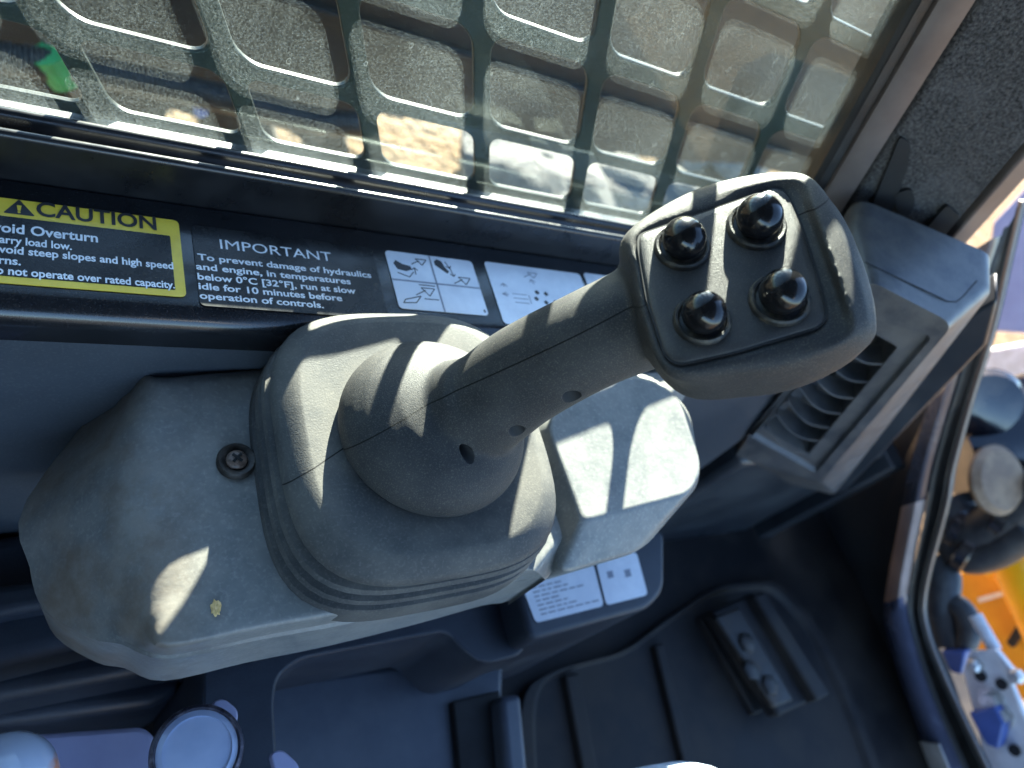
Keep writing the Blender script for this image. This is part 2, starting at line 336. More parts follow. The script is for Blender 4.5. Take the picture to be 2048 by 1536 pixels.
MB().lathe(far(1955, 800, 1.15), (-.6, -.7, .35), [(.0, 0), (.05, 0), (.055, .012), (.05, .024), (.02, .03)], 24).build('end_cap', M['barrel'], t)
MB().lathe(far(1985, 960, 1.12), (-.25, -.40, .88), [(.046, 0), (.048, .008), (.040, .016), (.0005, .017)], 28).build('port_cap', M['tan_cap'], t)['label'] = 'tan dusty port cap'
for i, (pts, r, lab) in enumerate([
        (((1895, 1000), (1930, 1060), (1975, 1055), (2040, 1015), (2100, 970)), .034, 'thick glossy black hose curving below the blue grey cylinder'),
        (((1885, 1040), (1925, 1105), (1985, 1100), (2060, 1055)), .028, 'thinner black hose curving under the thick hose by the door edge'),
        (((1885, 1230), (1905, 1210), (1930, 1230), (1935, 1270), (1915, 1310)), .018, 'teal black hose looped beside the grey steel plate'),
        (((1870, 1110), (1885, 1160), (1880, 1220), (1895, 1290)), .026, 'dark purple hose hanging along the door edge')]):
    tag(MB().tube(cro([far(a, b, 1.18) for a, b in pts], 8), r, 16).build('hydraulic_hose', M['hose']), lab, 'hose')
t = thing('mounting_plate', 'pale grey steel mounting plate with bolt at lower right', 'steel plate', far(1980, 1400, 1.12))
pane([(1925, 1345), (1938, 1302), (1992, 1300), (2020, 1335), (2042, 1352), (2024, 1372), (2070, 1480), (2110, 1620), (1990, 1620), (1950, 1440)], 1.12, .012, M['steel'], 'plate', t, .003)
for px, py in ((1985, 1400), (2005, 1432)):
    MB().lathe(far(px, py, 1.12), (-1, 0, 0), [(.016, 0), (.016, .004), (.011, .004), (.011, .016), (.0005, .017)], 6 if px > 2000 else 20).build('bolt', M['bolt'], t, angle=30)
for px, py in ((1962, 1352), (2004, 1368), (1975, 1450), (2030, 1500)):
    MB().lathe(far(px, py, 1.1185), (-1, 0, 0), [(.0075, 0), (.0075, .003), (.0005, .0032)], 18).build('painted_hole', M['dark'], t)  # near black discs, painted for the shade inside open holes
for px, py in ((2036, 1352), (1952, 1330)):
    MB().lathe(far(px, py, 1.119), (-1, 0, 0), [(.010, 0), (.010, .008), (.006, .012), (.0005, .013)], 6).build('bolt', M['bolt'], t, angle=30)
for k_, (px, py) in enumerate(((1918, 1052), (2008, 1030), (1935, 1098))):
    tag(MB().lathe(far(px, py, 1.18), (.25, -.8, .45), [(.034, -.010), (.0385, -.007), (.0385, .007), (.034, .010)], 20).build('hose_fitting', M['barrel'], angle=30), ('dark steel fitting on the left of the thick hose beside the door edge', 'dark steel fitting on the right of the thick hose under the cylinder', 'lower dark steel fitting on the thinner hose by the door edge')[k_], 'fitting', 'hose fittings outside the door')
tag(MB().prism([far(x, y, 1.15) for x, y in ((1880, 1300), (1930, 1302), (1922, 1350), (1900, 1345))], (.03, 0, 0)).build('bracket', M['blue'], bevel=.004), 'small blue bracket left of the grey steel plate', 'bracket', 'blue brackets by the steel plate')
tag(MB().prism([far(x, y, 1.10) for x, y in ((1935, 1425), (1990, 1412), (2008, 1450), (1996, 1500), (1970, 1490))], (.03, 0, 0)).build('bracket', M['blue'], bevel=.004), 'larger blue bracket below the bolt of the grey steel plate', 'bracket', 'blue brackets by the steel plate')
tag(MB().tube([far(1950, 1230, 1.14), far(1990, 1300, 1.14)], .009, 14).build('rod', M['steel']), 'thin pale rod leaning above the grey steel plate', 'rod')
t = thing('track_guard', 'lilac grey steel guard outside the door, upper right', 'guard', far(2040, 560, 1.3))
pane([(1985, 445), (2120, 300), (2160, 640), (2045, 665), (1960, 660)], 1.3, .05, M['lilac'], 'panel', t)
tag(pane([(1950, 700), (2120, 670), (2120, 770), (2010, 790), (1960, 780)], 1.45, .1, M['worn'], 'timber_block', None, .01), 'pale salmon block outside below the lilac guard', 'block')

# ================================================================== CAB SIDE WALL, WINDOW, GRILLE
T = math.tan(math.radians(28.3)); ZB = -.30; YG = .3285
def ux(u, z): return u - T * (z + .2)
def edge(u, Y, z): return V(ux(u, z), Y, z)
WL, WR = -.62, .5164                                  # window limits along the sill direction (u)
wall = thing('side_wall', 'black painted cab side wall with flat sill under the mesh window', 'cab wall', (.1, .25, ZB))
def profile(pts, x0, x1): return [[V(x, y, z) for y, z in pts] for x in (x0, x1)]
# sill: flat shelf with rounded inner lip, then the wall below it
lip = [(.217 + .012 * (1 - math.sin(a)), ZB - .012 * (1 - math.cos(a))) for a in [math.pi / 2 * k / 6 for k in range(7)]]
sill = [(.2885, ZB)] + lip + [(.217, -.322), (.2885, -.322)]
MB().loft(profile(sill, -.7, .60)).build('sill', M['paint'], wall, angle=50)
MB().loft(profile([(.2175, -.3225), (.2165, -.36), (.214, -.46), (.210, -.56), (.26, -.56), (.2885, -.36), (.2885, -.3225)], -.7, .60)).build('lower_panel', M['wallp'], wall, angle=50)
# raised frame rail outside the crease
def arc(cy, cz, r, a0, a1, n=6): return [(cy + r * math.cos(math.radians(a0 + (a1 - a0) * k / n)), cz + r * math.sin(math.radians(a0 + (a1 - a0) * k / n))) for k in range(n + 1)]
rail = [(.2895, ZB - .03), (.2895, ZB - .001), (.2902, ZB + .0226)] + arc(.2926, ZB + .0236, .0025, 180, 40) + [(.2965, ZB + .0216), (.2972, ZB + .012), (.3005, ZB + .012), (.3005, ZB - .03)]
MB().loft(profile(rail, -.7, .57)).build('frame_rail', M['bead'], wall, angle=60)
outer = [(.337, ZB + .008), (.337, -1.0), (.2885, -1.0), (.2885, -.575), (.303, -.42), (.303, ZB + .010), (.325, ZB + .010)]
MB().loft(profile(outer, -.9, .62)).build('outer_skin', M['paint'], wall, angle=50)
zt = .476
MB().prism([edge(WL - .4, .300, zt), edge(WR + .13, .300, zt), edge(WR + .13, .300, .52), edge(WL - .4, .300, .52)], (0, .036, 0)).build('header', M['paint'], wall)
MB().prism([edge(WL - .5, .300, -.29), edge(WL, .300, -.29), edge(WL, .300, zt), edge(WL - .5, .300, zt)], (0, .036, 0)).build('rear_post', M['paint'], wall)

shell = thing('added_cab_shell', 'unseen dark cab roof and rear shell, added to cut the sky light', 'added shell', (-.9, -.4, .52))  # out of view, added to dim ambient light and shape button reflections
MB().box((-1.0, -1.0, .52), (.42, .334, .58)).build('added_roof', M['paint_satin'], shell, bevel=.01)
MB().box((-1.04, -1.0, -.75), (-1.0, .334, .58)).build('added_rear_panel', M['paint_satin'], shell, bevel=.01)
MB().box((-1.0, -1.04, -.75), (.6, -1.0, -.22)).build('added_right_panel', M['paint_satin'], shell, bevel=.01)
MB().box((-1.0, -1.04, .30), (.42, -1.0, .52)).build('added_right_header', M['paint_satin'], shell, bevel=.01)
win = thing('side_window', 'dusty greenish side window pane behind the black rail', 'window', (.1, .34, ZB))
MB().prism([edge(WL, .3125, -.286), edge(WR, .3125, -.286), edge(WR, .3125, zt + .004), edge(WL, .3125, zt + .004)], (0, .004, 0)).build('glass_pane', M['glass'], win, smooth=False)
gas = [(.301, ZB + .010), (.301, ZB + .0175), (.3035, ZB + .0185)] + arc(.3078, ZB + .0212, .0030, 180, 0) + [(.3118, ZB + .0175), (.3118, ZB + .010)]
MB().loft(profile(gas, -.7, .53)).build('gasket', M['bead'], win, angle=60)
MB().loft([[V(x, y, z) for y, z in ((.3170, ZB + .0105), (.3170, ZB + .0150), (.3235, ZB + .0150), (.3235, ZB + .0105))] for x in (-.7, .53)]).build('outer_gasket', M['rubber'], win)

# grille: one punched steel plate with slanted rounded openings
P0, PU, PR, Z1 = .2074, .0770, .0655, -.2448
HB = .0056
rows = [(Z1 - .047, Z1)] + [(Z1 + PR * r, Z1 + PR * (r + 1)) for r in range(11)]
mb = MB(); TH = .0042
CU = [-.02 - .0785 * k for k in range(8, 0, -1)] + [-.02, .0597, .1355, .2165, .301, .383, .4695, .5535]
CU = [u * .33 / .36 + .00897 for u in CU]
for ci in range(len(CU) - 1):
    for ri, (z0, z1) in enumerate(rows):
        u0, u1 = CU[ci], CU[ci + 1]
        hz0 = z0 + (HB if ri else .008); hz1 = z1 - (HB if ri else .0025); hu0 = u0 + HB; hu1 = u1 - HB
        rad = .0115 if ri else .008; nn = 6
        inn, out = [], []
        for k, (cu, cz, a0) in enumerate(((hu1 - rad, hz1 - rad, 0), (hu0 + rad, hz1 - rad, 90), (hu0 + rad, hz0 + rad, 180), (hu1 - rad, hz0 + rad, 270))):
            cor = ((u1, z1), (u0, z1), (u0, z0), (u1, z0))[k]
            for q in range(nn + 1):
                a = math.radians(a0 + 90 * q / nn); inn.append((cu + rad * math.cos(a), cz + rad * math.sin(a)))
                f = q / nn; au = (u1, cz) if k in (0,) else None
                st = {0: (u1, cz), 1: (cu, z1), 2: (u0, cz), 3: (cu, z0)}[k]; en = {0: (cu, z1), 1: (u0, cz), 2: (cu, z0), 3: (u1, cz)}[k]
                if f <= .5: g_ = f * 2; out.append((st[0] + (cor[0] - st[0]) * g_, st[1] + (cor[1] - st[1]) * g_))
                else: g_ = f * 2 - 1; out.append((cor[0] + (en[0] - cor[0]) * g_, cor[1] + (en[1] - cor[1]) * g_))
        N_ = len(inn)
        r_ = [[edge(u, YG, z) for u, z in out], [edge(u, YG, z) for u, z in inn], [edge(u, YG + TH, z) for u, z in inn], [edge(u, YG + TH, z) for u, z in out]]
        mb.loft(r_, False, False)
me = mb.mesh('window_grille')
bm = bmesh.new(); bm.from_mesh(me); bmesh.ops.remove_doubles(bm, verts=bm.verts, dist=1e-5); bmesh.ops.recalc_face_normals(bm, faces=bm.faces); bm.to_mesh(me); bm.free()
gr = link('window_grille', me, M['grille'], None, True, 40)
tag(gr, 'dark green black steel mesh grille with rounded openings outside the window', 'grille')
b = gr.modifiers.new('bevel', 'BEVEL'); b.width = .0011; b.segments = 3; b.limit_method = 'ANGLE'; b.angle_limit = math.radians(50)

# ------------------------------------------------------------------ front pillar
def uat(px, py, Y): p = onY(px, py, Y); return p.x + T * (p.z + .2)
pil = thing('cab_pillar', 'slanted black front pillar with satin trim and speckled foam lining', 'pillar', edge(.57, .33, -.25))
def pillar_prism(poly, name, m, z0=-.42, z1=.4, bevel=0, angle=40):
    return MB().loft([[edge(u, y, z) for u, y in poly] for z in (z0, z1)]).build(name, m, pil, bevel=bevel, angle=angle)
uA = uat(1815, 5, .312); uB = uat(1858, 5, .305); uC = uat(1888, 5, .298); uD = uat(1957, 5, .294)
uE = uat(2048, 292, .263); uF = uat(2048, 345, .261)
pillar_prism([(uA, .3095), (uA + .004, .3055), (uA + .011, .3045), (uB - .006, .3055), (uB, .311), (uB, .325), (uA, .325)], 'window_seal', M['rubber'])
pillar_prism([(uB + .0005, .315), (uC - .001, .315), (uC - .001, .327), (uB + .0005, .327)], 'channel', M['dark'])
pillar_prism([(uC, .302), (uC + .004, .2985), (uD - .003, .2945), (uD, .298), (uD, .327), (uC, .327)], 'trim_strip', M['strip'])
pillar_prism([(uD + .001, .306), (uD + .005, .306), (uD + .005, .327), (uD + .001, .327)], 'channel', M['dark'])
fo = MB().loft([[edge(u, y, z) for u, y in [(uD + .006, .298), (uE, .263), (uE, .278), (uD + .006, .321)]] for z in (-.36, .4)]).build('foam_lining', M['foam'], pil, bevel=.003)
pillar_prism([(uE + .0015, .259), (uF, .257), (uF + .004, .263), (uF + .004, .325), (uE + .0015, .325)], 'edge_lip', M['strip'], bevel=.002)
# clips and hole in the foam
fn = (edge(uE, .263, 0) - edge(uD + .006, .298, 0)).cross(edge(uE, .263, .1) - edge(uE, .263, 0)).normalized()
if fn.dot(V(0, -1, 0)) < 0: fn = -fn
fp = edge(uE, .263, 0)
def onfoam(x, y): return onP(x, y, fp + fn * .001, fn)
MB().prism(roundpoly([onfoam(x, y) for x, y in ((1788, 385), (1822, 372), (1832, 402), (1815, 432), (1792, 420))], .008), fn * .002).build('plug', M['dark'], pil)
MB().prism(roundpoly([onfoam(x, y) for x, y in ((1850, 455), (1893, 405), (1920, 428), (1880, 478))], .004), fn * .0025).build('clip', M['dark'], pil)
MB().prism(roundpoly([onfoam(x, y) for x, y in ((1735, 430), (1800, 270), (1822, 285), (1815, 330), (1770, 460))], .004), fn * .0015).build('clip', M['dark'], pil)

# ------------------------------------------------------------------ stickers on the sill
SZ = ZB + .0004
def sillp(px, py): return onZ(px, py, SZ)
def sheet(name, poly, z, th, m, par): return MB().prism([V(p.x, p.y, z) for p in poly], (0, 0, th)).build(name, m, par, smooth=False)
def text_w(body):
    cu = bpy.data.curves.new('t', 'FONT'); cu.body = body; o = bpy.data.objects.new('t', cu); COL.objects.link(o)
    dg = bpy.context.evaluated_depsgraph_get(); dg.update(); me = bpy.data.meshes.new_from_object(o.evaluated_get(dg)); xs_ = [v.co.x for v in me.vertices]
    bpy.data.objects.remove(o); bpy.data.curves.remove(cu); r = (min(xs_), max(xs_)); bpy.data.meshes.remove(me); return r
def lettering(body, x0, x1, y, cap, z, m, par, bold=.012, sub=None, name='lettering', rot=0, base=None):
    """text flat on a horizontal sheet: x0..x1 is the span of `sub` (the end of body), cap the capital height"""
    a, b_ = text_w(body); wsub = (b_ - a) if sub is None else (text_w(sub)[1] - text_w(sub)[0])
    sx = (x1 - x0) / wsub; sy = cap / .70
    cu = bpy.data.curves.new(name, 'FONT'); cu.body = body; cu.offset = bold; cu.extrude = 0; cu.resolution_u = 4
    o = bpy.data.objects.new('t', cu); COL.objects.link(o); dg = bpy.context.evaluated_depsgraph_get(); dg.update()
    me = bpy.data.meshes.new_from_object(o.evaluated_get(dg)); bpy.data.objects.remove(o)
    xl = x1 - (b_ - a) * sx
    for v in me.vertices:
        px_, py_ = (v.co.x - a) * sx, v.co.y * sy
        if rot: px_, py_ = px_ * math.cos(rot) - py_ * math.sin(rot), px_ * math.sin(rot) + py_ * math.cos(rot)
        v.co = V(xl + px_, y + py_, z)
    me.name = name
    for mm in list(me.materials): pass
    me.materials.clear()
    return link(name, me, m, par, smooth=False)
# CAUTION label
c = thing('warning_label', 'yellow bordered CAUTION overturn label on the black sill', 'label', sillp(180, 490))
xr = sillp(365, 520).x; yt = sillp(180, 419).y; yb = sillp(180, 580).y
bar = sillp(250, 462).y; bw = .0036
X0 = xr - .150
sheet('backing', roundpoly([V(X0, yb, 0), V(xr, yb, 0), V(xr, yt, 0), V(X0, yt, 0)], .003), SZ, .0003, M['yellow_label'], c)
sheet('panel', roundpoly([V(X0 + bw, yb + bw, 0), V(xr - bw - .001, yb + bw, 0), V(xr - bw - .001, bar, 0), V(X0 + bw, bar, 0)], .0008), SZ + .0003, .00012, M['black_label'], c)
zt_ = SZ + .00052
def L_(body, lp, rp, sub, cap, m='white_ink', bold=.024, par=c): 
    a_, b_ = sillp(*lp), sillp(*rp); return lettering(body, a_.x, b_.x, (a_.y + b_.y) / 2, cap, zt_, M[m], par, bold, sub)
L_('CAUTION', (74, 434), (312, 459), None, .0082, 'black_ink', .022)
L_('Avoid Overturn', (3, 467), (195, 484), 'oid Overturn', .0052)
L_('Carry load low.', (-1, 489), (143, 499), 'arry load low.', .0041)
L_('Avoid steep slopes and high speed', (-2, 510), (346, 536), 'void steep slopes and high speed', .0041)
L_('turns.', (-2, 529), (41, 531), 'rns.', .0041)
L_('Do not operate over rated capacity.', (-8, 553), (349, 574), 'o not operate over rated capacity.', .0041)
tri = [sillp(38, 400), sillp(6, 427), sillp(70, 433)]
tri[1].y = tri[2].y = (tri[1].y + tri[2].y) / 2
sheet('alert_triangle', roundpoly(tri, .0008), SZ + .0003, .00012, M['black_ink'], c)
ce = (tri[0] + tri[1] + tri[2]) / 3
sheet('alert_mark', [V(ce.x - .0009, ce.y + .0022, 0), V(ce.x + .0009, ce.y + .0022, 0), V(ce.x + .0005, ce.y - .0009, 0), V(ce.x - .0005, ce.y - .0009, 0)], SZ + .00046, .0001, M['yellow_label'], c)
sheet('alert_mark', [V(ce.x + .0006 * math.cos(k), ce.y - .0017 + .0006 * math.sin(k), 0) for k in [i * .7854 for i in range(8)]], SZ + .00046, .0001, M['yellow_label'], c)
# IMPORTANT notice
c2 = thing('notice_label', 'black IMPORTANT notice label in white lettering beside the caution label', 'label', sillp(550, 545))
p_ = [sillp(384, 470).x, sillp(755, 545).x, sillp(500, 612).y - .002, sillp(540, 470).y]
sheet('backing', roundpoly([V(p_[0], p_[2], 0), V(p_[1], p_[2], 0), V(p_[1], p_[3], 0), V(p_[0], p_[3], 0)], .003), SZ, .0003, M['black_label'], c2)
zt_ = SZ + .00042
L_('IMPORTANT', (441, 499), (664, 523), None, .0062, bold=.0, par=c2)
for body, lp, rp in (('To prevent damage of hydraulics', (396, 521), (742, 556)), ('and engine, in temperatures', (393, 540), (701, 569)), ('below 0°C [32°F], run at slow', (396, 560), (711, 588)), ('idle for 10 minutes before', (398, 579), (684, 603)), ('operation of controls.', (400, 598), (647, 617))):
    L_(body, lp, rp, None, .0039, bold=.022, par=c2)
# diagram labels
def quad_label(px, label, name='control_diagram_label', grid=True, kind=0):
    P = [sillp(*q) for q in px]; x0 = (P[0].x + P[3].x) / 2; x1 = (P[1].x + P[2].x) / 2; y1 = (P[0].y + P[1].y) / 2; y0 = (P[2].y + P[3].y) / 2
    c = thing(name, label, 'label', (x0, y0, SZ), 'white control diagram labels on the sill')
    sheet('backing', roundpoly([V(x0, y0, 0), V(x1, y0, 0), V(x1, y1, 0), V(x0, y1, 0)], .003), SZ, .0003, M['white_label'], c)
    W_, H_ = x1 - x0, y1 - y0; z = SZ + .0003
    def S(pts, m='black_ink', name='pictogram'): return sheet(name, [V(x0 + a * W_, y0 + b * H_, 0) for a, b in pts], z, .00012, M[m], c)
    def ln(mb, a, b, w=.0006):
        a = V(x0 + a[0] * W_, y0 + a[1] * H_, z); b = V(x0 + b[0] * W_, y0 + b[1] * H_, z); d = (b - a).normalized(); nn = V(-d.y, d.x, 0) * w / 2
        mb.prism([a + nn, b + nn, b - nn, a - nn], (0, 0, .00012))
    def bucket(mb, cx, cy, s, fl=1):
        a, b_, d = (cx - s * fl, cy + s * .8), (cx + s * fl, cy + s * .8), (cx, cy - s); ln(mb, a, b_); ln(mb, b_, d); ln(mb, d, a); ln(mb, (cx - 2 * s * fl, cy - s), (cx - s * .4 * fl, cy + .3 * s))
    def arrow(mb, x, y, dx, dy, w=.0006):
        ln(mb, (x, y), (x + dx, y + dy), w); L_2 = math.hypot(dx, dy); e = (dx / L_2, dy / L_2); s_ = .045
        for sg in (1, -1): ln(mb, (x + dx, y + dy), (x + dx - s_ * (e[0] - sg * e[1] * .7), y + dy - s_ * (e[1] + sg * e[0] * .7)), w)
    if kind == 0:
        mb = MB(); ln(mb, (.0, .49), (1, .49), .0011); ln(mb, (.49, 0), (.49, .488), .0011); ln(mb, (.49, .492), (.49, 1), .0011); mb.build('divider', M['grey_ink'], c, smooth=False)
        mb = MB(); bucket(mb, .38, .86, .06); bucket(mb, .84, .60, .07); bucket(mb, .37, .33, .075); ln(mb, (.28, .44), (.46, .44)); ln(mb, (.3, .2), (.46, .2)); arrow(mb, .28, .62, .0, .12); arrow(mb, .70, .80, .02, -.14)
        arrow(mb, .66, .92, .04, -.12); ln(mb, (.08, .62), (.2, .56)); ln(mb, (.2, .56), (.26, .66)); ln(mb, (.06, .1), (.2, .12)); ln(mb, (.2, .12), (.27, .24)); ln(mb, (.06, .1), (.09, .16)); ln(mb, (.09, .16), (.27, .24)); mb.build('pictogram', M['black_ink'], c, smooth=False)
        S([(.06, .78), (.09, .84), (.16, .78), (.24, .76), (.25, .70), (.18, .66), (.09, .68)]); S([(.53, .90), (.57, .95), (.62, .92), (.64, .82), (.68, .74), (.65, .70), (.58, .78), (.53, .84)])
        S([(.955, .05), (.975, .05), (.975, .1), (.955, .1)])
    elif kind == 1:
        mb = MB(); bucket(mb, .46, .86, .05); bucket(mb, .2, .50, .0001)
        for k in range(3): ln(mb, (.18, .50 - k * .07), (.32, .50 - k * .07), .0005)
        ln(mb, (.34, .36), (.34, .5), .0005); arrow(mb, .14, .48, -.06, 0); arrow(mb, .12, .60, 0, .06); arrow(mb, .44, .70, -.02, .08); mb.build('pictogram', M['grey_ink'], c, smooth=False)
        for (a, b_) in ((.44, .56), (.53, .55), (.41, .45), (.5, .40), (.6, .42), (.67, .44), (.52, .30)): S([(a - .022, b_ + .02), (a + .004, b_ + .045), (a + .024, b_), (a, b_ - .035), (a - .02, b_ - .01)])
        mb = MB(); 
        for k in range(2): ln(mb, (.70, .52 - k * .08), (.9, .52 - k * .08), .0005)
        mb.build('pictogram', M['grey_ink'], c, smooth=False)
    return c
quad_label([(769, 503), (943, 521), (976, 631), (799, 618)], 'white four square diagram label with pedal symbols, leftmost on the sill', kind=0)
quad_label([(967, 526), (1140, 543), (1220, 660), (1010, 652)], 'white lever diagram label half hidden behind the joystick shaft', kind=1)
quad_label([(1156, 548), (1300, 560), (1360, 690), (1230, 680)], 'white label nearly hidden behind the joystick neck', kind=2)

# ================================================================== CONTROL CONSOLE
TH_ = math.radians(6)
CN = V(-math.sin(TH_), 0, math.cos(TH_)); CX = V(math.cos(TH_), 0, math.sin(TH_)); CY = V(0, 1, 0); CO = V(.2, .15, -.327)
def con(px, py, h=0): return onP(px, py, CO + CN * h, CN)
def cl(x, y, h): return CO + CX * x + CY * y + CN * h
def dirt(m, axis, d0, d1, col, amt, scale):
    t = m.node_tree; N = t.nodes; L = t.links; bs = N['Principled BSDF']; tc = N.new('ShaderNodeTexCoord')
    dp = N.new('ShaderNodeVectorMath'); dp.operation = 'DOT_PRODUCT'; dp.inputs[1].default_value = axis; L.new(tc.outputs['Object'], dp.inputs[0])
    r1 = N.new('ShaderNodeMapRange'); r1.inputs[1].default_value = d0; r1.inputs[2].default_value = d1; r1.inputs[3].default_value = 1; r1.inputs[4].default_value = .0; L.new(dp.outputs['Value'], r1.inputs[0])
    no = N.new('ShaderNodeTexNoise'); no.inputs['Scale'].default_value = scale; no.inputs['Detail'].default_value = 8; no.inputs['Roughness'].default_value = .65; L.new(tc.outputs['Object'], no.inputs['Vector'])
    r2 = N.new('ShaderNodeMapRange'); r2.inputs[1].default_value = .38; r2.inputs[2].default_value = .6; L.new(no.outputs[0], r2.inputs[0])
    mu = N.new('ShaderNodeMath'); mu.operation = 'MULTIPLY'; L.new(r1.outputs[0], mu.inputs[0]); L.new(r2.outputs[0], mu.inputs[1])
    mv = N.new('ShaderNodeMath'); mv.operation = 'MULTIPLY'; mv.inputs[1].default_value = amt; L.new(mu.outputs[0], mv.inputs[0])
    old = bs.inputs['Base Color'].links[0].from_socket; mx = N.new('ShaderNodeMix'); mx.data_type = 'RGBA'; L.new(mv.outputs[0], mx.inputs[0]); L.new(old, mx.inputs[6]); mx.inputs[7].default_value = (*col, 1); L.new(mx.outputs[2], bs.inputs['Base Color'])
dirt(M['console'], CX, cl(-.150, 0, 0).dot(CX), cl(-.115, 0, 0).dot(CX), (.150, .115, .085), .85, 26)
dirt(M['console'], CX, cl(.5, 0, 0).dot(CX), cl(.9, 0, 0).dot(CX), (.30, .29, .26), .30, 75)
dirt(M['vent'], CX, 5, 9, (.17, .155, .14), .35, 45)
cons = thing('control_console', 'dusty grey green plastic armrest console under the joystick', 'console', cl(0, 0, -.05))
# body as lofted outlines from foot to top, left end sloping down
def ring(pts, h): return [con(x, y, hh if hh is not None else h) for x, y, hh in pts]
foot = [(60, 1000), (66, 1130), (96, 1215), (188, 1272), (250, 1284), (338, 1312), (520, 1274), (700, 1240), (900, 1193), (1030, 1158), (1085, 1149), (1122, 1112), (1380, 770), (1260, 735), (900, 700), (560, 724), (330, 744), (262, 752)]
top = [(262, 930), (262, 1050), (278, 1130), (296, 1205), (304, 1245), (330, 1293), (520, 1256), (700, 1224), (900, 1178), (1026, 1145), (1072, 1136), (1108, 1098), (1350, 775), (1250, 745), (900, 712), (562, 736), (340, 757), (282, 766)]
hf = [-.052, -.052, -.050, -.040, -.030, -.022] + [-.020] * 4 + [-.02, -.02, -.02, -.02, -.03, -.04, -.046, -.052]
f0 = [con(x, y, h) for (x, y), h in zip(foot, hf)]
t0 = [con(x, y, 0) for x, y in top]
low0 = [p - CN * .05 for p in f0]
cen = sum(t0, V(0, 0, 0)) / len(t0)
RL = [.016, .017, .017, .015, .010, .005, .004, .004, .004, .004, .004, .004, .004, .004, .004, .005, .008, .014]
def dens(r): return cr(r, 4)
rnd = []
for k in range(7):
    tt = k / 6; rr = []
    for p_f, p_t, L_1 in zip(f0, t0, RL):
        a_ = p_t + (p_f - p_t).normalized() * L_1; c_ = p_t + (cen - p_t).normalized() * L_1
        rr.append(a_ * (1 - tt) ** 2 + p_t * (2 * tt * (1 - tt)) + c_ * tt * tt)
    rnd.append(dens(rr))
lip0 = [p + (p - cen).normalized() * .0016 for p in f0]
MB().loft([dens(low0), dens([p - CN * .004 for p in lip0]), dens(lip0), dens([p + CN * .0012 for p in f0])] + rnd).build('housing', M['console'], cons, angle=32)
pt = [(1098, 858), (1166, 1040), (1190, 1036), (1388, 984), (1404, 930), (1350, 782), (1280, 752), (1130, 768)]
pb = [(1062, 868), (1122, 1142), (1150, 1140), (1285, 1100), (1404, 962), (1380, 820), (1290, 735), (1100, 745)]
PH = .012
ptop = roundpoly([con(x, y, PH) for x, y in pt], [.006, .004, .003, .012, .014, .012, .012, .008], 5)
pbot = roundpoly([con(x, y, -.006) for x, y in pb], [.006, .004, .003, .012, .014, .012, .012, .008], 5)
pc = sum(ptop, V(0, 0, 0)) / len(ptop); pcb = sum(pbot, V(0, 0, 0)) / len(pbot)
MB().loft([[pcb.lerp(p, .85) - CN * .05 for p in pbot], [p - CN * .003 for p in pbot], pbot, ptop, [p.lerp(pc, .05) for p in ptop]]).build('pod', M['console'], cons, bevel=.004, seg=4, angle=50)
sc_ = con(473, 922, .0015)
wsh = MB().lathe(sc_ - CN * .002, CN, [(.0, 0), (.0092, 0), (.0092, .003), (.0082, .0042), (.0062, .0038), (.0045, .0022), (.0005, .002)], 32).build('washer', M['washer'], cons)
scb = MB().lathe(sc_, CN, [(.0050, 0), (.0050, .0016), (.0044, .0028), (.0026, .0036), (.0004, .0038)], 28).build('screw', M['screw'], wsh)
for k in range(2):
    d = CX.lerp(CY, .5) if k == 0 else (CX - CY) * .5
    d = d.normalized(); e = d.cross(CN); q = sc_ + CN * .0032
    MB().prism([q + d * .0028 + e * .0006, q - d * .0028 + e * .0006, q - d * .0028 - e * .0006, q + d * .0028 - e * .0006], CN * (.0011 + .0001 * k)).build('cross_slot', M['dark'], wsh, smooth=False)
cr_ = con(432, 1216, .0006)
bm = bmesh.new(); bmesh.ops.create_icosphere(bm, subdivisions=3, radius=1)
for v in bm.verts: v.co = cr_ + (CX * v.co.x * .0018 + CY * v.co.y * .0032 + CN * v.co.z * .0012) * (1 + .6 * noise.noise(v.co * 2.2))
me = bpy.data.meshes.new('crumb'); bm.to_mesh(me); bm.free()
tag(link('crumb', me, M['crumb']), 'tiny tan dry crumb lying on the console below the screw', 'crumb')

